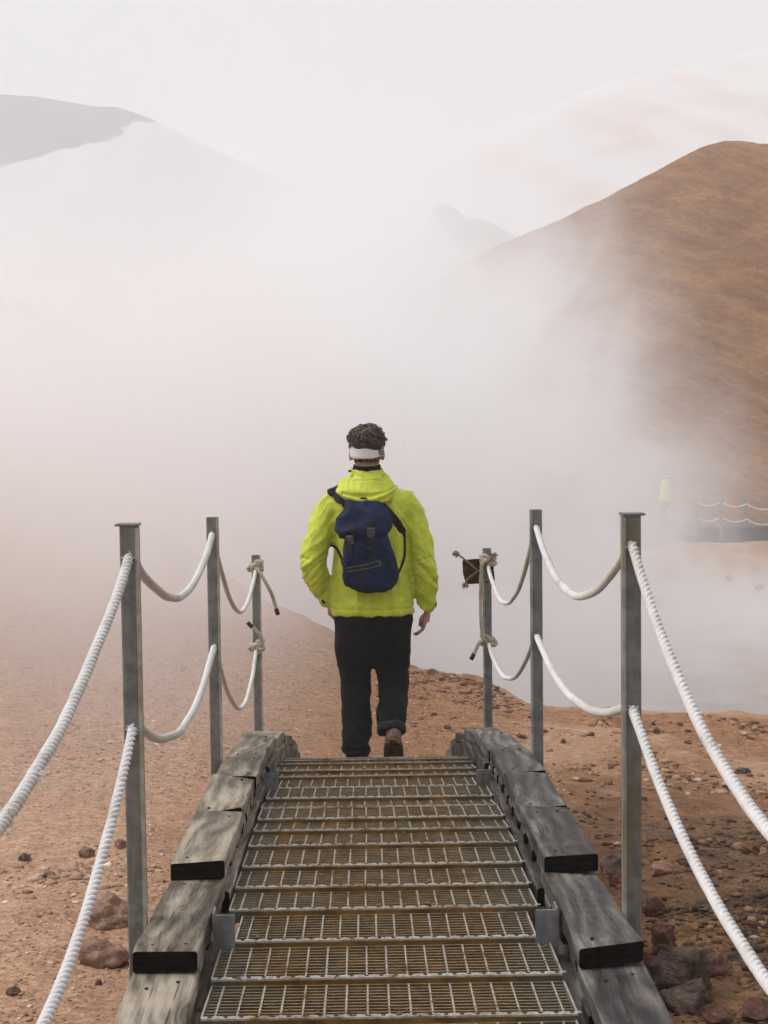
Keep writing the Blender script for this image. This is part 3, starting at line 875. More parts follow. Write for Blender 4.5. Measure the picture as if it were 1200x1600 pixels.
def remeshed(name, mb, voxel, mats, parent, smooth=4, disp=None, cut=None):
    me = mb.mesh('raw'); o = bpy.data.objects.new('raw', me); C.objects.link(o)
    md = o.modifiers.new('r', 'REMESH'); md.mode = 'VOXEL'; md.voxel_size = voxel; md.use_smooth_shade = True
    sm = o.modifiers.new('s', 'SMOOTH'); sm.factor = .5; sm.iterations = smooth
    dg = bpy.context.evaluated_depsgraph_get(); dg.update()
    me2 = bpy.data.meshes.new_from_object(o.evaluated_get(dg), depsgraph=dg)
    bpy.data.objects.remove(o); bpy.data.meshes.remove(me)
    if disp:
        n_ = len(me2.vertices); co = np.empty(n_ * 3); me2.vertices.foreach_get('co', co); co = co.reshape(-1, 3)
        no = np.array([v.normal[:] for v in me2.vertices])
        co = co + no * disp(co, no)[:, None]
        me2.vertices.foreach_set('co', co.ravel()); me2.update()
    me2.materials.clear()
    o = link_obj(name, me2, mats, parent, smooth=True)
    return o
def vn3(co, f, seed=0.0):
    return np.array([noise.noise(Vector((p[0] * f[0] + seed, p[1] * f[1] + seed * .7, p[2] * f[2] - seed))) for p in co])
def ridged(co, f, seed=0.0):
    return 1 - np.abs(vn3(co, f, seed)) * 2.6

def cloth_material(name, col, var=.15, rough=.75, fine=900, bumpk=.25, dirt=None):
    m = NT(name); p = m.obj(); n = m.noise(p, 9, 4, .6); n2 = m.noise(p, fine, 2, .6)
    c = m.mix(m.mr(n, .3, .7), tuple(k * (1 - var) for k in col), tuple(min(1, k * (1 + var)) for k in col)); shn = .1 if max(col) > .2 else 0.0
    if dirt: 
        x, y, z = m.xyz(p); c = m.mix(m.math('MULTIPLY', m.mr(z, .62, .05), .55), c, dirt)
    cre = m.noise(p, 38, 4, .65)
    return m.surf(c, rough, m.bump(m.math('ADD', m.math('MULTIPLY', n2, .25), cre), bumpk, .008), spec=.3 if shn else .18, sheen=shn)
LIME = cloth_material('lime_shell_fabric', (.55, .62, .045), .14, .55, bumpk=.45)
LIME2 = cloth_material('lime_hood_fabric', (.53, .59, .045), .10, .55, bumpk=.45)
NAVY = cloth_material('navy_pack_fabric', (.0075, .0150, .044), .45, .75)
NAVY_D = cloth_material('dark_navy_webbing', (.005, .008, .018), .3, .7)
BLACKC = cloth_material('black_trouser_cloth', (.0045, .0045, .0050), .35, .9, dirt=(.016, .018, .019))
BLACKW = NT('black_webbing').surf((.009, .009, .010), .7)
BUCK = NT('dark_plastic_buckle').surf((.085, .088, .095), .35)
ZIPM = NT('zip_piping').surf((.10, .095, .09), .5)
bandm = NT('pale_lilac_headband'); bp = bandm.obj()
BAND = bandm.surf((.72, .71, .77), .85, bandm.bump(bandm.noise(bp, 300, 2), .3, .003))
BANDN = NT('navy_band_print').surf((.025, .03, .075), .8)
skm = NT('ruddy_skin'); sp_ = skm.obj(); 
SKIN = skm.surf(skm.ramp(skm.noise(sp_, 22, 4), [(.3, (.36, .175, .125)), (.7, (.50, .275, .205))]), .55)
hm = NT('brown_curly_hair')
HAIR = hm.surf(hm.ramp(hm.n('ShaderNodeNewGeometry').outputs['Random Per Island'], [(0, (.028, .018, .012)), (.6, (.085, .053, .037)), (1, (.20, .135, .095))]), .6, spec=.4)
lm = NT('brown_boot_leather'); LEATHER = lm.surf(lm.ramp(lm.noise(lm.obj(), 30, 5), [(.3, (.105, .055, .036)), (.7, (.22, .125, .085))]), .6, lm.bump(lm.noise(lm.obj(), 90, 3), .4, .004))
sm_ = NT('muddy_boot_sole'); SOLE = sm_.surf(sm_.ramp(sm_.noise(sm_.obj(), 40, 5), [(.3, (.035, .024, .015)), (.7, (.14, .090, .052))]), .85)
EYEM = NT('eye_white').surf((.7, .68, .66), .2); IRIS = NT('brown_iris').surf((.03, .018, .01), .2)

def make_person(parts_extra=True):
    root = empty('person', (PX, PY_, PZ))
    # body: one continuous surface, head turned very slightly to the right
    b = MB(); hc = Vector((-.010, .012, 1.705))
    b.rings([superring(hc.x, hc.y + y, z, rx, ry, 24, 2.1) for z, rx, ry, y in
             ((1.565, .02, .02, .03), (1.575, .045, .050, .045), (1.60, .060, .075, .025), (1.64, .072, .090, .008), (1.68, .078, .097, .002), (1.73, .080, .101, -.002), (1.77, .074, .094, -.004), (1.80, .055, .072, -.004), (1.815, .02, .03, -.004))])
    limb(b, [((hc.x, -.005, 1.45), .070), ((hc.x, .0, 1.53), .060), ((hc.x, .006, 1.60), .058), ((hc.x, .01, 1.66), .055)], 16)
    limb(b, [((hc.x, .095, 1.715), .010), ((hc.x, .112, 1.685), .013), ((hc.x, .104, 1.672), .014)], 8, 3)     # nose
    limb(b, [((hc.x - .024, .092, 1.638), .008), ((hc.x, .100, 1.640), .010), ((hc.x + .024, .092, 1.638), .008)], 8, 3)  # lips
    limb(b, [((hc.x - .045, .086, 1.728), .008), ((hc.x, .098, 1.732), .009), ((hc.x + .045, .086, 1.728), .008)], 8, 3)   # brow
    for s in (-1, 1):
        b.rings([[Vector((hc.x + s * (.079 + k * .006 + .010 * max(0, -math.sin(a) * 0 + .3)), -.004 + math.cos(a) * .016 * w_, 1.658 + math.sin(a) * .032 * w_)) for a in [2 * math.pi * i / 12 for i in range(12)]] for k, w_ in ((-1, .7), (0, 1), (1, .95), (2, .5))])
    b.rings([superring(0, 0, z, rx, ry, 24, 2.3) for z, rx, ry in ((.80, .14, .09), (.88, .150, .10), (1.0, .140, .095), (1.15, .145, .10), (1.30, .170, .105), (1.42, .175, .095), (1.48, .12, .07), (1.50, .06, .05))])
    limb(b, [((-.15, .0, 1.43), .055), ((-.235, -.03, 1.27), .048), ((-.295, -.055, 1.10), .040), ((-.25, -.02, .98), .038), ((-.205, .035, .885), .029), ((-.195, .05, .82), .032)], 14)
    limb(b, [((.15, .0, 1.43), .055), ((.24, -.01, 1.25), .048), ((.285, -.015, 1.08), .040), ((.300, .01, .96), .036), ((.302, .025, .845), .027)], 14)
    # right hand: palm with four bent fingers and a thumb
    wr = Vector((.302, .028, .845))
    b.rings([[wr + Vector((-.004 * k + math.cos(a) * (.020 + .0035 * k) * (.75), .004 * k + math.sin(a) * (.027 + .002 * k), -.018 * k)) for a in [2 * math.pi * i / 14 for i in range(14)]] for k in range(5)])
    kn = wr + Vector((-.014, .014, -.074))
    for i, (oy, L_, cu) in enumerate(((.026, .056, .45), (.009, .062, .55), (-.009, .056, .65), (-.025, .045, .8))):
        p0 = kn + Vector((0, oy, .014)); j1 = kn + Vector((-.004 - .010 * cu, oy * 1.15, -.030)); j2 = j1 + Vector((-.018 * cu - .008, .004, -L_ * .38)); j3 = j2 + Vector((-.030 * cu - .006, .004, -L_ * .30))
        limb(b, [(p0, .0100), (j1, .0092), (j2, .0082), (j3, .0068)], 8, 4)
    t0 = wr + Vector((-.010, .022, -.030))
    limb(b, [(t0, .0125), (t0 + Vector((-.022, .020, -.024)), .0110), (t0 + Vector((-.030, .024, -.050)), .0095), (t0 + Vector((-.034, .020, -.068)), .0075)], 8, 4)
    # left hand rests inside the pocket
    limb(b, [((-.195, .05, .83), .030), ((-.165, .065, .79), .030), ((-.150, .05, .72), .022)], 12, 4)
    # legs
    limb(b, [((-.085, .0, .86), .095), ((-.09, .02, .60), .070), ((-.090, .03, .46), .056), ((-.088, .0, .28), .050), ((-.088, -.01, .10), .038)], 16)
    limb(b, [((.085, .0, .86), .095), ((.10, .06, .62), .070), ((.108, .09, .50), .056), ((.108, .0, .36), .040), ((.104, -.115, .22), .034)], 16)
    body = remeshed('body', b, .0055, SKIN, root, 3)
    for s in (-1, 1):
        e = MB(); ec = Vector((hc.x + s * .032, .088, 1.706))
        e.rings([[ec + Vector((math.cos(a) * r, y, math.sin(a) * r)) for a in [2 * math.pi * i / 12 for i in range(12)]] for y, r in ((-.008, .006), (0, .0115), (.006, .010), (.0095, .005))])
        eo = e.build('eye', EYEM, body, smooth=True)
        e = MB(); e.rings([[ec + Vector((math.cos(a) * r, y, math.sin(a) * r)) for a in [2 * math.pi * i / 12 for i in range(12)]] for y, r in ((.0085, .0055), (.0108, .0035))])
        e.build('iris', IRIS, eo, smooth=True)
    # hair: a cap with several hundred short curls
    h = MB(); rh = random.Random(9)
    h.rings([superring(hc.x + .002, y, z, rx, ry, 26, 2.1) for z, rx, ry, y in ((1.685, .079, .080, -.022), (1.72, .086, .096, -.016), (1.76, .086, .100, -.006), (1.792, .064, .078, 0), (1.805, .030, .040, 0))])
    for i in range(2600):
        a = rh.uniform(0, 2 * math.pi); z = 1 - rh.random() ** .8 * 1.30
        z = max(-1, z); rr_ = math.sqrt(max(0, 1 - z * z))
        nrm = Vector((math.cos(a) * rr_, math.sin(a) * rr_, z))
        p0 = Vector((hc.x + .002 + nrm.x * .080, -.004 + nrm.y * .094, 1.724 + nrm.z * .077))
        if p0.z < 1.722 and nrm.y > .1: continue
        if p0.z < 1.712: continue
        clump = noise.noise(nrm * 3.4 + Vector((5, 2, 1)))
        cdir = Vector((noise.noise(nrm * 2.7 + Vector((9, 0, 0))), noise.noise(nrm * 2.7 + Vector((0, 9, 0))), noise.noise(nrm * 2.7 + Vector((0, 0, 9))))) * 2.2
        t = (cdir + Vector((rh.gauss(0, .5), rh.gauss(0, .5), rh.gauss(0, .5)))); t = (t - nrm * t.dot(nrm)).normalized()
        t2 = nrm.cross(t); L_ = (.010 + .016 * max(0, clump + .25) + rh.random() * .010) * (1.15 if z > .2 else .62)
        pts = []; ph = rh.uniform(0, 6.28); cw = rh.choice((-1, 1)); cr_ = rh.uniform(.004, .010)
        for k in range(9):
            u = k / 8; an = ph + cw * u * 3.4
            pts.append(p0 + nrm * (L_ * .85 * math.sin(u * 2.0)) + (t * math.cos(an) + t2 * math.sin(an)) * cr_ * (.3 + u) + t * L_ * .7 * u + Vector((0, 0, -.006 * u * u)))
        h.tube(pts, [.0022, .0030, .0034, .0033, .0030, .0026, .0020, .0013, .0005], 4)
    h.build('hair', HAIR, body, smooth=True)
    # nape fuzz below the band
    nf = MB()
    for i in range(170):
        a = -math.pi / 2 + rh.uniform(-1.0, 1.0); z = rh.uniform(1.625, 1.662)
        k = .064 + (z - 1.6) * .30
        p0 = Vector((hc.x + math.cos(a) * k, .012 + math.sin(a) * (k + .008), z))
        nf.tube([p0 - Vector((math.cos(a), math.sin(a), 0)) * .004, p0 + Vector((math.cos(a) * .003, math.sin(a) * .003, -.007 - rh.random() * .006))], [.0022, .0008], 3)
    nf.build('nape_hair', HAIR, body)
    # headband
    hb = MB(); rows = []
    for z, k in ((1.655, -.008), (1.656, -.001), (1.668, .000), (1.688, .001), (1.710, .002), (1.724, .002), (1.725, -.004)):
        rx = .0885 + k - (z - 1.655) * .03; ry = .104 + k
        rows.append([Vector((hc.x + math.cos(a) * rx, .002 + math.sin(a) * ry, z + .016 * math.sin(a) + .05 * math.cos(a) * .09 + .0012 * math.sin(5 * a + z * 90))) for a in [2 * math.pi * i / 64 for i in range(64)]])
    hb.rings(rows, 0, caps=False); band = hb.build('headband', BAND, body, smooth=True)
    # printed round emblem on the right side of the band
    em = MB(); ang0 = -.52
    def on_band(u, v, lift=.0020):
        a = ang0 + u / .095; z = 1.692 + v
        rx = .0885 + .0015 - (z - 1.655) * .03 + lift; ry = .104 + .0015 + lift
        return Vector((hc.x + math.cos(a) * rx, .002 + math.sin(a) * ry, z + .016 * math.sin(a) + .05 * math.cos(a) * .09))
    def arc(r0, r1, a0, a1, n, mi, lift):
        for i in range(n):
            q0 = a0 + (a1 - a0) * i / n; q1 = a0 + (a1 - a0) * (i + 1) / n
            em.add([on_band(r * math.cos(q_), r * math.sin(q_), lift) for q_, r in ((q0, r0), (q0, r1), (q1, r1), (q1, r0))], [(0, 1, 2, 3)], mi)
    arc(.0225, .030, 0, 2 * math.pi, 32, 0, .0020)
    arc(.010, .0165, .7, 2 * math.pi - .1, 20, 0, .0020)
    em.add([on_band(*p_, .0020) for p_ in ((.002, -.003), (.017, -.003), (.017, .003), (.002, .003))], [(0, 1, 2, 3)], 0)
    em.build('emblem', BANDN, band)
    em = MB()
    for (u0, u1, v0, v1) in ((-.262, -.256, -.02, .02), (-.250, -.246, -.022, .006)):
        em.add([on_band(u0, v0), on_band(u1, v0), on_band(u1, v1), on_band(u0, v1)], [(0, 1, 2, 3)])
    em.build('print', BANDN, band)
    # neck warmer
    nk = MB()
    nk.rings([superring(hc.x, .006, z, r, r * 1.08, 30, 2.0, tilt=.10) for z, r in ((1.50, .086), (1.55, .080), (1.585, .074), (1.603, .072), (1.607, .069), (1.600, .065))], caps=False)
    nk.build('neck_warmer', BLACKC, body, smooth=True)

    # jacket
    j = MB()
    j.rings([superring(cx, cy, z, rx, ry, 40, e) for z, rx, ry, cx, cy, e in
             ((.825, .216, .145, .010, 0, 2.6), (.84, .220, .150, .010, 0, 2.6), (.90, .219, .150, .008, 0, 2.6), (1.0, .212, .145, .010, 0, 2.6), (1.12, .200, .140, .006, 0, 2.6), (1.25, .196, .140, .004, -.002, 2.7),
              (1.36, .208, .138, .004, -.004, 2.7), (1.43, .208, .126, .002, -.004, 2.6), (1.475, .180, .108, -.002, 0, 2.4), (1.51, .135, .090, -.006, 0, 2.2), (1.545, .095, .080, -.010, 0, 2.1), (1.57, .075, .070, -.010, .0, 2))])
    limb(j, [((-.165, .0, 1.425), .078), ((-.224, -.01, 1.34), .076), ((-.264, -.035, 1.23), .074), ((-.296, -.055, 1.12), .074), ((-.285, -.04, 1.04), .070), ((-.250, -.005, .955), .058), ((-.212, .030, .885), .047)], 22)
    limb(j, [((.165, .0, 1.425), .078), ((.217, -.005, 1.33), .078), ((.252, -.015, 1.22), .076), ((.277, -.02, 1.10), .073), ((.288, -.005, 1.00), .069), ((.293, .012, .92), .060), ((.299, .022, .850), .047)], 22)
    def jd(co, no):
        x, y, z = co.T
        d = np.zeros(len(co))
        arm = sstep(.20, .25, np.abs(x - .0))
        # diagonal folds down the sleeves, tighter creases at the elbows
        q = co.copy(); q[:, 2] = z * 1.0 + np.abs(x) * .9
        d += arm * (ridged(q, (5, 5, 17), 3) - .6) * .0065
        elb = np.exp(-((z - 1.06) / .10) ** 2) * arm
        d += elb * (ridged(q, (8, 8, 34), 7) - .6) * .0065
        arm2 = np.exp(-((np.abs(x) - .19) / .05) ** 2) * np.exp(-((z - 1.33) / .13) ** 2)
        q2 = co.copy(); q2[:, 0] = np.abs(x) * 1.4 + z * .8; d += arm2 * (ridged(q2, (30, 4, 5), 9) - .6) * .009
        # long soft drapes in the back, crumpled band above the hem
        d += (1 - arm) * (ridged(co, (14, 5, 3.6), 11) - .65) * .009
        d += (1 - arm) * np.exp(-((z - .93) / .08) ** 2) * (ridged(co, (7, 6, 22), 5) - .6) * .004
        d += vn3(co, (38, 38, 38), 2) * .0016 + (ridged(co, (16, 16, 16), 21) - .6) * .0032
        d += -.007 * np.exp(-((z - 1.045) / .004) ** 2) * (1 - arm) * (y < 0) * (np.abs(x) < .23)      # yoke seam
        d += -.006 * np.exp(-((z - .862) / .005) ** 2) * (np.abs(x) < .24)                              # hem stitching
        d += -.005 * np.exp(-((z - (1.12 + .25 * (np.abs(x) - .3))) / .005) ** 2) * arm
        d += .004 * np.exp(-((x - .002) / .003) ** 2) * (z < 1.05) * (y < 0)
        return d
    jacket = remeshed('jacket', j, .0065, LIME, root, 3, jd)
    # dark pull tabs on the cuffs
    for (c, ang, lab) in (((.338, .015, .868), .25, 1), ((-.247, -.012, .895), -.65, 1)):
        t = MB(); Mx = Matrix.Translation(c) @ Matrix.Rotation(ang, 4, 'Y')
        t.box(-.008, .009, -.024, .020, -.011, .011, M=Mx); t.build('cuff_tab', BLACKW, jacket, bevel=.003)
    # hood lying on the back
    hd = MB()
    hd.rings([superring(-.012, cy, z, rx, ry, 34, e, tilt=tl) for z, rx, ry, cy, e, tl in
              ((1.405, .060, .030, -.140, 2.2, .2), (1.425, .110, .045, -.140, 2.3, .2), (1.455, .145, .058, -.125, 2.4, .2), (1.490, .160, .070, -.105, 2.4, .25), (1.520, .145, .080, -.075, 2.3, .3),
               (1.545, .112, .085, -.045, 2.2, .3), (1.570, .090, .085, -.018, 2.1, .2), (1.592, .083, .082, -.004, 2.0, .1))])
    def hdf(co, no):
        x, y, z = co.T
        d = (ridged(co + np.stack([0 * x, 0 * x, -2.6 * (x + .012) ** 2 + .15 * x], 1), (3, 4, 17), 4) - .6) * .010 + (ridged(co, (22, 8, 14), 6) - .6) * .004
        d += -.013 * np.exp(-((z - (1.452 + 1.6 * (x + .012) ** 2 + .10 * (x + .02))) / .008) ** 2) * (np.abs(x) < .14)
        d += .012 * np.exp(-((z - (1.432 + 2.2 * (x + .012) ** 2 + .06 * (x + .02))) / .012) ** 2)
        d += -.006 * np.exp(-((z - 1.530) / .004) ** 2) * (np.abs(x + .01) < .075)
        d += -.007 * np.exp(-((np.abs(x + .012) - .078 - (1.56 - z) * .25) / .006) ** 2) * (z > 1.49)
        return d
    hood = remeshed('hood', hd, .0055, LIME2, jacket, 3, hdf)
    # cord locks at the hood sides
    for s, zz in ((-1, 1.585), (1, 1.558), (1, 1.515)):
        t = MB(); t.tube([(-.012 + s * (.082 if zz > 1.53 else .118) , -.05, zz - .01), (-.012 + s * (.092 if zz > 1.53 else .132), -.06, zz - .006)], .006, 8); t.build('cord_lock', BLACKW, hood)

    # trousers
    t = MB()
    t.rings([superring(.010, y, z, rx, ry, 34, e) for z, rx, ry, y, e in ((.535, .10, .06, .04, 2.2), (.58, .150, .10, .035, 2.6), (.66, .190, .130, .02, 2.8), (.72, .200, .135, .01, 2.7), (.80, .206, .138, .0, 2.6), (.87, .206, .136, .0, 2.6), (.90, .200, .13, .0, 2.6))])
    t.rings([superring(cx, cy, z, rx, ry, 26, 2.4) for z, cx, cy, rx, ry in ((.74, -.092, .0, .098, .125), (.62, -.086, .02, .100, .112), (.54, -.088, .035, .089, .100), (.47, -.086, .035, .083, .092), (.40, -.084, .02, .080, .088), (.30, -.083, .005, .079, .086), (.20, -.083, -.01, .080, .088), (.12, -.082, -.012, .076, .088), (.035, -.082, -.010, .058, .072))])
    t.rings([superring(cx, cy, z, rx, ry, 26, 2.4, tilt=tl) for z, cx, cy, rx, ry, tl in ((.74, .115, .02, .098, .125, 0), (.62, .108, .05, .106, .115, 0), (.54, .113, .075, .092, .105, 0), (.47, .114, .065, .085, .098, -.2), (.40, .112, .020, .082, .092, -.5), (.33, .108, -.040, .080, .085, -.7), (.27, .104, -.090, .077, .076, -.75), (.235, .101, -.120, .070, .070, -.7))])
    def td(co, no):
        x, y, z = co.T
        low = sstep(.62, .45, z)
        d = low * (ridged(co + np.stack([0 * x, 0 * x, x * 1.1], 1), (4, 4, 11), 6) - .6) * .008 + vn3(co, (9, 9, 7), 4) * .012
        d += (1 - low) * (ridged(co, (9, 5, 7), 2) - .6) * .006
        d += np.exp(-((z - .50) / .05) ** 2) * (ridged(co, (5, 5, 40), 1) - .6) * .009
        d += np.exp(-((z - .10) / .05) ** 2) * (x < .01) * (ridged(co, (5, 5, 36), 8) - .6) * .010
        return d + vn3(co, (45, 45, 45), 1) * .001
    tr = remeshed('trousers', t, .0065, BLACKC, root, 2, td)
    cf = MB()   # rolled cuff of the lifted leg
    rows = []
    for k, (dr, dz) in enumerate(((-.004, .0), (.006, -.003), (.010, .010), (.008, .034), (.002, .040), (-.006, .036))):
        rows.append([Vector((.100 + math.cos(a) * (.067 + dr), -.128 + math.sin(a) * (.066 + dr), .220 + dz - .62 * (math.sin(a) * .062) + .003 * math.sin(a * 4))) for a in [2 * math.pi * i / 40 for i in range(40)]])
    cf.rings(rows, caps=False)
    cm_ = cloth_material('turned_up_cuff_cloth', (.030, .033, .036), .25, .9)
    cf.build('rolled_cuff', cm_, tr, smooth=True)
    # boots: right foot up on its toes, left foot flat
    def boot(M):
        u = MB()
        u.rings([[M @ p_ for p_ in superring(0, cy, z, rx, ry, 22, 2.3)] for z, cy, rx, ry in
                 ((.030, .065, .047, .150), (.055, .065, .049, .150), (.080, .045, .046, .125), (.105, .015, .043, .090), (.135, .0, .044, .068), (.175, .0, .047, .066), (.205, .0, .049, .066))])
        bt = remeshed('boot', u, .006, LEATHER, root, 3, lambda co, no: (ridged(co, (10, 10, 26), 3) - .6) * .003)
        so = MB()
        so.rings([[M @ p_ for p_ in superring(0, .065, z, rx, ry, 30, 2.5)] for z, rx, ry in ((.000, .046, .148), (.004, .050, .153), (.028, .052, .156), (.034, .049, .152))])
        for k in range(9):
            y0 = -.075 + k * .031
            if k == 3: continue
            for xx in (-.026, .0, .026):
                so.box(xx - .010, xx + .010, y0, y0 + .019, -.006, .002, M=M)
        s_ = so.build('sole', SOLE, bt); 
        return bt
    Ml = Matrix.Translation((-.086, .0, .006)) @ Matrix.Rotation(R(4), 4, 'Z')
    boot(Ml)
    piv = Vector((0, .13, 0))
    Mr = Matrix.Translation((.104, -.262, .040)) @ Matrix.Rotation(R(-3), 4, 'Z') @ Matrix.Translation(piv) @ Matrix.Rotation(R(-50), 4, 'X') @ Matrix.Translation(-piv)
    boot(Mr)
    return root, jacket
person, jacket = make_person()
tag(person, 'nearest walker, seen from behind in bright lime hooded jacket, black trousers and pale headband', 'person')

# ------------------------------------------------------------------ backpack
from mathutils.bvhtree import BVHTree
pk = empty('backpack', (PX, PY_, PZ), label='navy roll top backpack with black straps worn on the walker back', cat='backpack')
b = MB()
b.rings([superring(cx, cy, z, rx, ry, 34, 2.9) for z, cx, cy, rx, ry in
         ((.962, .0, -.215, .070, .050), (.975, -.002, -.215, .100, .064), (1.00, -.002, -.215, .134, .076), (1.05, -.004, -.215, .150, .080), (1.10, -.008, -.212, .145, .080), (1.17, -.016, -.208, .132, .076),
          (1.24, -.024, -.203, .116, .070), (1.30, -.028, -.198, .112, .064), (1.36, -.030, -.190, .105, .055), (1.40, -.030, -.180, .092, .040))])
def pd(co, no):
    x, y, z = co.T
    return (ridged(co, (9, 7, 9), 5) - .6) * .009 + (ridged(co + np.stack([0 * x, 0 * x, x * .5], 1), (6, 6, 22), 8) - .6) * .004 - .006 * np.exp(-((x + .10 - (z - 1.1) * .12) / .004) ** 2) * (y < -.2)
bag = remeshed('bag', b, .006, NAVY, pk, 3, pd)
b = MB()
b.rings([superring(cx, cy, z, rx, ry, 34, 2.7, tx=tx) for z, cx, cy, rx, ry, tx in
         ((1.243, -.034, -.225, .105, .052, .10), (1.250, -.034, -.226, .128, .066, .10), (1.285, -.034, -.225, .145, .074, .06), (1.325, -.032, -.218, .145, .074, .03), (1.360, -.030, -.205, .130, .068, 0), (1.395, -.030, -.190, .108, .052, 0), (1.425, -.030, -.172, .092, .030, 0), (1.432, -.030, -.165, .070, .016, 0))])
def fd(co, no):
    x, y, z = co.T
    return (ridged(co, (8, 6, 14), 15) - .6) * .012 - .010 * np.exp(-((x + .045) / .014) ** 2) * np.exp(-((z - 1.25) / .04) ** 2) - .006 * np.exp(-((x - .0) / .016) ** 2) * np.exp(-((z - 1.26) / .04) ** 2)
flap = remeshed('flap', b, .006, NAVY, pk, 3, fd)
def bvh_of(objs):
    vs, fs = [], []
    for o in objs:
        k = len(vs); vs += [v.co.copy() for v in o.data.vertices]; fs += [tuple(i + k for i in p.vertices) for p in o.data.polygons]
    return BVHTree.FromPolygons(vs, fs)
B_pack = bvh_of([bag, flap]); B_jack = bvh_of([jacket])
hood_o = [c for c in kids(jacket) if c.name.startswith('hood')]
def ribbon(name, path, wd, th, mat, parent, bvh, lift=.002, n=60, snap=True):
    pts = smooth_path(path, n); loc, nor = [], []
    for p_ in pts:
        if snap == 'back': l_, n_, i_, d_ = bvh.ray_cast(Vector((p_.x, -.7, p_.z)), Vector((0, 1, 0)))
        if snap != 'back' or l_ is None: l_, n_, i_, d_ = bvh.find_nearest(p_)
        if snap: loc.append(l_ + n_ * lift); nor.append(n_)
        else: loc.append(p_); nor.append(n_)
    for _ in range(3):
        loc = [loc[0]] + [(loc[i - 1] + loc[i] * 2 + loc[i + 1]) / 4 for i in range(1, len(loc) - 1)] + [loc[-1]]
        nor = [nor[0]] + [(nor[i - 1] + nor[i] * 2 + nor[i + 1]).normalized() for i in range(1, len(nor) - 1)] + [nor[-1]]
    rows = []
    for i, p_ in enumerate(loc):
        t_ = (loc[min(i + 1, len(loc) - 1)] - loc[max(i - 1, 0)]).normalized(); s_ = t_.cross(nor[i]).normalized() * wd / 2; u = nor[i] * th
        rows.append([p_ - s_, p_ + s_, p_ + s_ * .96 + u, p_ - s_ * .96 + u])
    b = MB(); b.rings(rows); return b.build(name, mat, parent)
def L(px, py): return ((px - 580 - (py - 935) * .012) / 300, (1209 - py) / 300)
def onback(px, py, y=-.4): x, z = L(px, py); return Vector((x, y, z))
# two closing straps with buckles
for (xa, za, xb, zb, cut) in ((552, 812, 547, 858, 834), (578, 806, 582, 860, 824)):
    st = ribbon('closing_strap', [onback(xa, za), onback((xa + xb) / 2, (za + zb) / 2), onback(xb, zb)], .028, .003, BLACKW, pk, B_pack, .004, 40, 'back')
    x_, z_ = L((xa + xb) / 2, cut); l_, n_, i_, d_ = B_pack.ray_cast(Vector((x_, -.7, z_)), Vector((0, 1, 0)))
    qn = n_.to_track_quat('Y', 'Z').to_matrix().to_4x4()
    bk = MB(); Mx = Matrix.Translation(l_ + n_ * .012) @ qn
    bk.box(-.020, .020, -.005, .006, -.017, .017, M=Mx); o = bk.build('buckle', BUCK, st, bevel=.003)
    bk = MB(); bk.box(-.017, .017, -.003, .004, -.033, -.019, M=Mx); bk.build('buckle_bar', BUCK, st, bevel=.002)
zp = [onback(544, 884), onback(560, 881), onback(578, 878), onback(592, 874)]
zs = ribbon('zipper', zp, .020, .003, BLACKW, pk, B_pack, .001, 40, 'back')
for dz in (.011, -.010):
    ribbon('piping', [p_ + Vector((0, 0, dz)) for p_ in zp], .004, .004, ZIPM, zs, B_pack, .002, 40, 'back')
t = MB(); x_, z_ = L(593, 873); l_, n_, i_, d_ = B_pack.ray_cast(Vector((x_, -.7, z_)), Vector((0, 1, 0))); t.box(-.004, .004, -.004, .004, -.022, .004, M=Matrix.Translation(l_ + n_ * .008)); t.build('zip_pull', BUCK, zs)
# shoulder straps, snapped to the jacket
B_jh = bvh_of([jacket] + hood_o)
for s in (-1, 1):
    if s < 0:
        pa = [(-.085, -.19, 1.375), (-.125, -.16, 1.42), (-.165, -.12, 1.465), (-.195, -.06, 1.50), (-.190, .02, 1.53), (-.175, .12, 1.42), (-.165, .17, 1.28), (-.175, .15, 1.12)]
        pb = [(-.165, .15, 1.15), (-.195, .08, 1.17), (-.200, .0, 1.19), (-.188, -.10, 1.18), (-.170, -.15, 1.13), (-.150, -.17, 1.085), (-.132, -.19, 1.04)]
    else:
        pa = [(.055, -.19, 1.40), (.100, -.17, 1.365), (.145, -.15, 1.315), (.178, -.12, 1.27), (.175, -.05, 1.45), (.150, .04, 1.52), (.14, .14, 1.40), (.14, .17, 1.25)]
        pa = [(.040, -.19, 1.41), (.075, -.17, 1.385), (.115, -.16, 1.345), (.150, -.14, 1.300), (.168, -.125, 1.262)]
        pb = [(.176, -.12, 1.262), (.178, -.12, 1.20), (.176, -.125, 1.14), (.160, -.16, 1.085), (.138, -.20, 1.045)]
    ribbon('shoulder_strap', [Vector(p_) for p_ in pa], .056 if s < 0 else .040, .010, NAVY_D if s < 0 else BLACKW, pk, B_jack if s < 0 else B_jh, .003, 90, True if s < 0 else 'back')
    ribbon('side_strap', [Vector(p_) for p_ in pb], .014, .004, BLACKW, pk, B_jh, .003, 70, 'back' if s > 0 else True)
# carry loop at the top of the pack
lp = MB(); lp.tube(smooth_path([(-.065, -.175, 1.415), (-.05, -.185, 1.436), (-.02, -.19, 1.440), (.005, -.175, 1.415)], 20), .006, 6); lp.build('carry_loop', NAVY_D, pk)

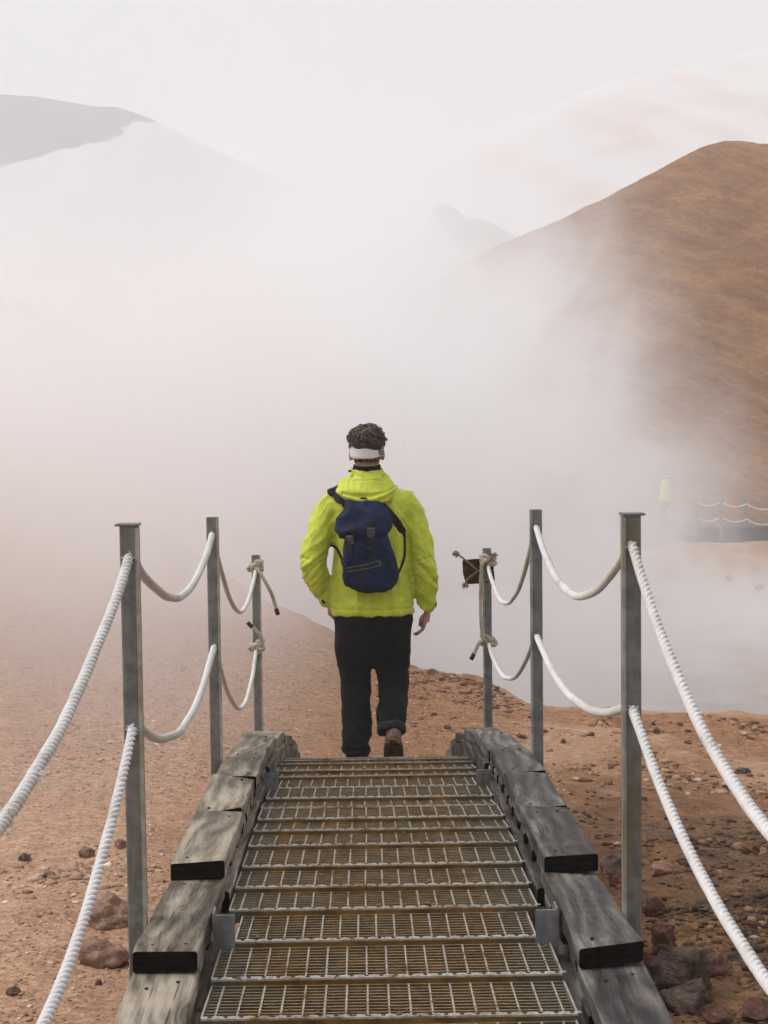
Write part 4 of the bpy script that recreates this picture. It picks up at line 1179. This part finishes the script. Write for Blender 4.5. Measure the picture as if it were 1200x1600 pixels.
# ------------------------------------------------------------------ far boardwalk on the right
DARKWOOD = NT('dark_deck_timber').surf((.045, .040, .036), .85)
DF = 50.0
def fz(h): return ZC - h
dk = empty('boardwalk', (11.5, DF, fz(4.1)), label='dark level boardwalk crossing below the orange hill at the right edge', cat='boardwalk')
b = MB(); y0 = .0
a = at(1100, 824, DF); zt = a.z - dk.location.z
for i in range(34):
    b.box(-.7 + i * .30, -.7 + i * .30 + .28, 0, 1.5, zt - .05, zt)
b.build('deck', DARKWOOD, dk)
b = MB(); b.box(-.7, 9.5, -.055, -.005, zt - .50, zt - .02); b.build('side_beam', DARKWOOD, dk)
b = MB(); b.box(-.7, 9.5, -.02, .06, zt - .016, zt + .05); b.build('edge_timber', POST_MAT, dk)
lab = ['pale railing post fading in the steam, left end of the distant boardwalk', 'leaning railing post in the middle of the distant boardwalk', 'railing post of the distant boardwalk at the right frame edge']
fx = [(1126, 778, 0), (1166, 781, -.045), (1207, 786, .0), (1262, 786, .0), (1086, 778, 0)]
fposts = []
for i, (px, py, tl) in enumerate(fx):
    p_ = at(px, py, DF - .02); zb = dk.location.z + zt - (.55 if i in (0, 4) else .05)
    o = post(DF - .085 if i in (0, 4) else DF + .05, 1, ZC - p_.z, (lab + ['railing post of the distant boardwalk beyond the frame', 'railing post of the distant boardwalk hidden in steam'])[i], base=zb, size=(.11, .11), tilt=tl, x=p_.x, group='posts of the distant boardwalk')
    fposts.append(p_)
order = [4, 0, 1, 2, 3]
for row, dz, lb in ((0, -.12, 'upper thin rope of the distant boardwalk railing'), (1, -.62, 'lower thin rope of the distant boardwalk railing')):
    pts = []
    for a_, b_ in zip(order, order[1:]):
        A, B_ = fposts[a_] + Vector((0, -.10, dz)), fposts[b_] + Vector((0, -.10, dz)); pts += span(A, B_, .13, 14)
    pts.append(B_)
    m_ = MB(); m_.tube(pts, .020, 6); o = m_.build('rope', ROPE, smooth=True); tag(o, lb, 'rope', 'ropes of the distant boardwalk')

# a second walker far off in the steam, lime jacket showing faintly
far = copy_tree(person)
far.location = (at(1043, 800, DF).x, DF + .5, dk.location.z + zt + .003)
far.rotation_euler = (0, 0, R(70))
tag(far, 'distant person in a lime jacket almost lost in the steam on the far boardwalk', 'person')

# stairway climbing the hillside on the far left
sw = empty('stairway', at(60, 500, 26.2), label='faint wooden stairway stepping down the misty hillside at the far left', cat='stairway')
S0 = Vector(sw.location)
for px0, px1, py in ((-80, -36, 462), (-38, 2, 466), (0, 38, 471), (36, 62, 480), (60, 86, 490), (84, 106, 500), (104, 128, 509), (126, 150, 519), (148, 172, 530)):
    A, B_ = at(px0, py, 26.2), at(px1, py, 26.2); m_ = MB()
    m_.box(A.x - S0.x, B_.x - S0.x + .02, -.5, .5, A.z - S0.z - .20, A.z - S0.z)
    m_.box(A.x - S0.x + .05, A.x - S0.x + .13, -.4, -.32, A.z - S0.z - .8, A.z - S0.z - .205)
    m_.build('landing', DARKWOOD, sw)

# ------------------------------------------------------------------ rocks and gravel
def hit(px, py):
    """where the line of sight through a pixel meets the ground"""
    dirv = at(px, py, 1.0) - Vector((0, 0, ZC)); last = 1.5
    for i in range(3000):
        y = 1.5 + i * .02; p_ = Vector((0, 0, ZC)) + dirv * y
        if p_.z < float(ground_z(p_.x, y, False)): return Vector((p_.x, y, float(ground_z(p_.x, y, True))))
    return None
def rock_material(name, a, b_, c):
    m = NT(name); p = m.obj(); n = m.noise(p, 5, 6, .65); n2 = m.noise(p, 40, 5, .7); n3 = m.vor(m.scaled(p, 9, 9, 20), 1.0)
    col = m.ramp(n, [(.32, a), (.5, b_), (.68, c)]); col = m.mix(.5, col, m.ramp(n2, [(.3, .22), (.5, .5), (.7, .8)]), 'OVERLAY')
    return m.surf(col, .88, m.bump(m.math('ADD', m.math('ADD', n2, m.math('MULTIPLY', n3, .8)), m.math('MULTIPLY', m.noise(m.scaled(p, 6, 6, 34), 1.0, 5, .7), 1.4)), 1.0, .018), spec=.12)
RK = {'pink': rock_material('pinkish_orange_rock', (.22, .11, .075), (.34, .185, .125), (.46, .29, .22)),
      'red': rock_material('dark_red_rock', (.075, .038, .030), (.15, .072, .052), (.24, .13, .095)),
      'grey': rock_material('grey_brown_rock', (.055, .038, .030), (.125, .085, .066), (.25, .18, .145)),
      'dusty': rock_material('dusty_pink_brown_rock', (.22, .125, .09), (.33, .20, .145), (.44, .29, .22)),
      'brown': rock_material('dull_brown_rock', (.11, .062, .042), (.19, .115, .08), (.29, .19, .14))}
def rock(px, py, wpx, hpx, kind, label, group=None, seed=0, sink=.25, yaw=None, dshift=0.0):
    c = hit(px, py + hpx * .35)
    if c is None: return
    d = c.y; s = wpx / F * d / 2; hz_ = hpx / F * d * .62
    r = random.Random(seed + int(px * 3 + py)); bm = bmesh.new()
    bmesh.ops.create_icosphere(bm, subdivisions=4, radius=1)
    planes = [(Vector((r.gauss(0, 1), r.gauss(0, 1), r.gauss(0, .8))).normalized(), r.uniform(.55, .86)) for _ in range(11)]
    off = Vector((r.uniform(0, 50), r.uniform(0, 50), 0))
    for v in bm.verts:
        p_ = v.co.copy()
        for n_, k in planes:
            dd = p_.dot(n_) - k
            if dd > 0: p_ -= n_ * dd * .92
        p_ += v.co * (.15 * noise.fractal(v.co * 2.2 + off, 1, 2, 5) + .06 * noise.noise(v.co * 9 + off))
        v.co = Vector((p_.x * s, p_.y * s * .9, p_.z * hz_))
    me = bpy.data.meshes.new('rock'); bm.to_mesh(me); bm.free()
    o = link_obj('rock', me, RK[kind], smooth=True)
    o.location = (c.x, c.y + dshift, c.z + hz_ * (.62 - sink)); o.rotation_euler = (r.uniform(-.2, .2), r.uniform(-.2, .2), r.uniform(0, 6.28) if yaw is None else yaw)
    tag(o, label, 'rock', group)
    return o
G1 = 'rocks beside the walkway on the right'
rock(1062, 1512, 120, 95, 'grey', 'large rough grey brown boulder low beside the right timbers', G1)
rock(1036, 1468, 60, 70, 'red', 'upright dark red rock between the right post and the large boulder', G1)
rock(1112, 1500, 76, 42, 'red', 'flat reddish rock resting against the back of the large grey boulder', G1)
rock(1075, 1555, 92, 60, 'grey', 'dark blocky stone in front of the large boulder near the bottom edge', G1, 3)
rock(1032, 1360, 46, 30, 'pink', 'pale orange round boulder right of the nearest right post', G1)
rock(962, 1350, 62, 46, 'grey', 'dark angular rock just left of the nearest right post', G1)
rock(975, 1384, 54, 34, 'red', 'reddish slab tucked beside the dark angular rock behind the post', G1)
rock(1022, 1425, 34, 36, 'red', 'small red stone right of the nearest right post foot', G1)
rock(1098, 1418, 36, 22, 'grey', 'dark half buried stone beside the lower right rope', G1)
rock(1155, 1320, 24, 16, 'pink', 'orange stone at the left of a trio by the upper right rope', G1)
rock(1182, 1328, 18, 14, 'red', 'small reddish stone in the middle of the trio at the right edge', G1)
rock(1194, 1332, 20, 14, 'pink', 'pale pink stone at the right end of the trio at the frame edge', G1)
rock(1081, 1318, 18, 14, 'red', 'small round red stone touching the lower right rope', G1)
rock(1165, 1484, 28, 18, 'grey', 'grey stone beyond the lower right rope near the frame edge', G1)
rock(1190, 1500, 34, 18, 'brown', 'brown stone at the right edge beside the lower rope', G1)
rock(1115, 1588, 60, 30, 'red', 'dark red stone cut by the bottom edge of the picture', G1)
rock(1180, 1580, 70, 36, 'red', 'broad reddish stone in the bottom right corner', G1)
rock(1012, 1508, 40, 60, 'red', 'narrow red slab wedged against the right timbers', G1)
rock(1160, 1208, 30, 12, 'grey', 'flat grey stone on the bare path at the right', G1)
rock(1002, 1250, 26, 14, 'grey', 'small grey stone on the dark gravel right of the nearest post', G1)
G2 = 'stones on the far lip of the slope'
rock(700, 1137, 14, 9, 'brown', 'lone brown stone on the slope left of the farthest right post', G2)
rock(676, 1052, 22, 9, 'brown', 'flat stone on the skyline of the slope right of the walker', G2)
rock(690, 1060, 14, 8, 'brown', 'smaller skyline stone just right of the flat one', G2)
rock(1026, 1146, 12, 12, 'brown', 'upright brown stone on the lip right of the nearest right post', G2)
rock(1021, 1130, 10, 7, 'grey', 'small dark stone above the upright brown one', G2)
rock(1075, 1158, 12, 7, 'brown', 'small tan stone on the lip, between the two right hand ropes', G2)
rock(1172, 1152, 17, 9, 'pink', 'flat pinkish stone on the lip near the right frame edge', G2)
rock(925, 1150, 14, 8, 'red', 'reddish stone on the lip between the two nearer right posts', G2)
rock(880, 1160, 12, 7, 'brown', 'small brown stone right of the middle right post', G2)
G3 = 'rocks on the slope at the left'
rock(40, 1338, 22, 17, 'brown', 'lone round rock on the misty slope at the left edge', G3)
rock(134, 1332, 30, 18, 'dusty', 'reddish rock beside the lower left rope', G3)
rock(76, 1366, 22, 12, 'brown', 'low brown stone above the grey rubble on the left', G3)
rock(172, 1425, 90, 50, 'dusty', 'broad rounded boulder half hidden behind the nearest left post', G3)
rock(160, 1482, 92, 60, 'dusty', 'sunken reddish block below the broad boulder on the left', G3, 2, .38)
rock(153, 1535, 14, 11, 'brown', 'small brown stone left of the nearest left timber end', G3)
rock(190, 1320, 26, 16, 'dusty', 'reddish rock just left of the nearest left post', G3)
rock(20, 1552, 26, 14, 'brown', 'low brown stone near the bottom left corner', G3)
G4 = 'stones on the pale flats'
rock(1186, 917, 18, 12, 'grey', 'grey boulder on the pale flat below the far boardwalk, at the frame edge', G4)
rock(1140, 903, 14, 9, 'grey', 'faint grey boulder in the steam below the far boardwalk', G4)

def gravel(name, n, region, rmin, rmax, mats, label, seed, flat=.55):
    r = np.random.RandomState(seed)
    t = (1 + 5 ** .5) / 2
    base = np.array(((-1,t,0),(1,t,0),(-1,-t,0),(1,-t,0),(0,-1,t),(0,1,t),(0,-1,-t),(0,1,-t),(t,0,-1),(t,0,1),(-t,0,-1),(-t,0,1)), float); base /= np.linalg.norm(base[0])
    fs = np.array(((0,11,5),(0,5,1),(0,1,7),(0,7,10),(0,10,11),(1,5,9),(5,11,4),(11,10,2),(10,7,6),(7,1,8),(3,9,4),(3,4,2),(3,2,6),(3,6,8),(3,8,9),(4,9,5),(2,4,11),(6,2,10),(8,6,7),(9,8,1)))
    x, y = region(r, n); n = len(x); z = ground_z(x, y)
    rad = rmin * (rmax / rmin) ** (r.rand(n) ** 4.2)
    a = r.rand(n) * 6.283; ca, sa = np.cos(a), np.sin(a)
    k = rad[:, None] * (.50 + .85 * r.rand(n, 12)); ex = .75 + .8 * r.rand(n)
    vx = base[None, :, 0] * k * ex[:, None]; vy = base[None, :, 1] * k; vz = base[None, :, 2] * k * (flat * (.6 + .6 * r.rand(n)))[:, None]
    V = np.stack([x[:, None] + vx * ca[:, None] - vy * sa[:, None], y[:, None] + vx * sa[:, None] + vy * ca[:, None], z[:, None] + vz + (rad * .12)[:, None]], -1).reshape(-1, 3)
    Fc = (fs[None] + (np.arange(n) * 12)[:, None, None]).reshape(-1, 3)
    me = bpy.data.meshes.new(name); me.vertices.add(len(V)); me.vertices.foreach_set('co', V.ravel())
    me.loops.add(Fc.size); me.loops.foreach_set('vertex_index', Fc.ravel().astype(np.int32))
    me.polygons.add(len(Fc)); me.polygons.foreach_set('loop_start', np.arange(0, Fc.size, 3, dtype=np.int32)); me.update(calc_edges=True)
    o = link_obj(name, me, mats); tag(o, label, kind='stuff'); return o
def gravel_material(name, stops):
    m = NT(name); rn = m.n('ShaderNodeNewGeometry').outputs['Random Per Island']
    c = m.ramp(rn, stops); c = m.mix(.4, c, m.ramp(m.noise(m.pos(), 130, 3, .7), [(.3, .25), (.5, .5), (.7, .75)]), 'OVERLAY')
    return m.surf(c, .9, spec=.10)
GR = gravel_material('mixed_gravel', [(0, (.025, .019, .016)), (.35, (.060, .038, .026)), (.68, (.13, .070, .036)), (.90, (.20, .108, .052)), (.985, (.26, .16, .095)), (1, (.40, .32, .25))])
GL = gravel_material('pale_brown_grit', [(0, (.20, .12, .085)), (.3, (.32, .19, .125)), (.7, (.42, .27, .185)), (.9, (.55, .39, .28)), (1, (.80, .69, .56))])
def reg_right(r, n):
    y = 3.2 + 6.2 * r.rand(n) ** 1.5; x = .55 + (y * .30 - .35) * r.rand(n)
    k = fbm(x * 2.2, y * 1.4, 3) + .35 * np.exp(-((x - .9) / .8) ** 2) * (y < 5.5)
    m = r.rand(n) < np.clip(.40 + 2.2 * k, .06, 1) * np.where((y > 7.0) & (y < 9), .3, 1); return x[m], y[m]
def reg_lip(r, n):
    x = .1 + 3.5 * r.rand(n); ry = np.interp(x, RX, RY); y = ry - .1 - 3.0 * r.rand(n) ** 1.6
    k = fbm(x * 2, y * 2, 3); m = r.rand(n) < np.clip(.45 + 2.5 * k, .05, 1); return x[m], y[m]
def reg_left(r, n):
    y = 3.6 + 10.5 * r.rand(n); x = -.5 - (y * .26 + .15) * r.rand(n)
    k = fbm(x * 1.7 + 5, y * 1.3, 3); m = r.rand(n) < np.clip(.35 + 2.4 * k, .05, 1); return x[m], y[m]
def reg_mid(r, n):
    y = 8.7 + 6.0 * r.rand(n); x = -2.0 + 3.2 * r.rand(n); return x, y
def reg_rubble(r, n):
    y = 6.1 + 1.0 * r.randn(n) * .35; x = -1.15 + .35 * r.randn(n) + (y - 6) * -.2; return x, y
gravel('gravel', 42000, reg_right, .0026, .024, GR, 'loose mixed gravel beside the walkway on the right', 1)
GM = gravel_material('reddish_rubble', [(0, (.10, .055, .035)), (.4, (.21, .11, .062)), (.8, (.33, .19, .115)), (1, (.45, .32, .23))])
gravel('gravel', 9000, reg_lip, .005, .042, GM, 'reddish rubble along the lip of the slope', 2)
gravel('gravel', 26000, reg_left, .0025, .0105, GL, 'fine pale grit over the slope on the left', 3)
gravel('gravel', 14000, reg_mid, .0035, .014, GL, 'fine grit on the slope beyond the walker', 4)
gravel('gravel', 380, reg_rubble, .008, .034, GL, 'patch of broken grey rubble on the left slope', 5)
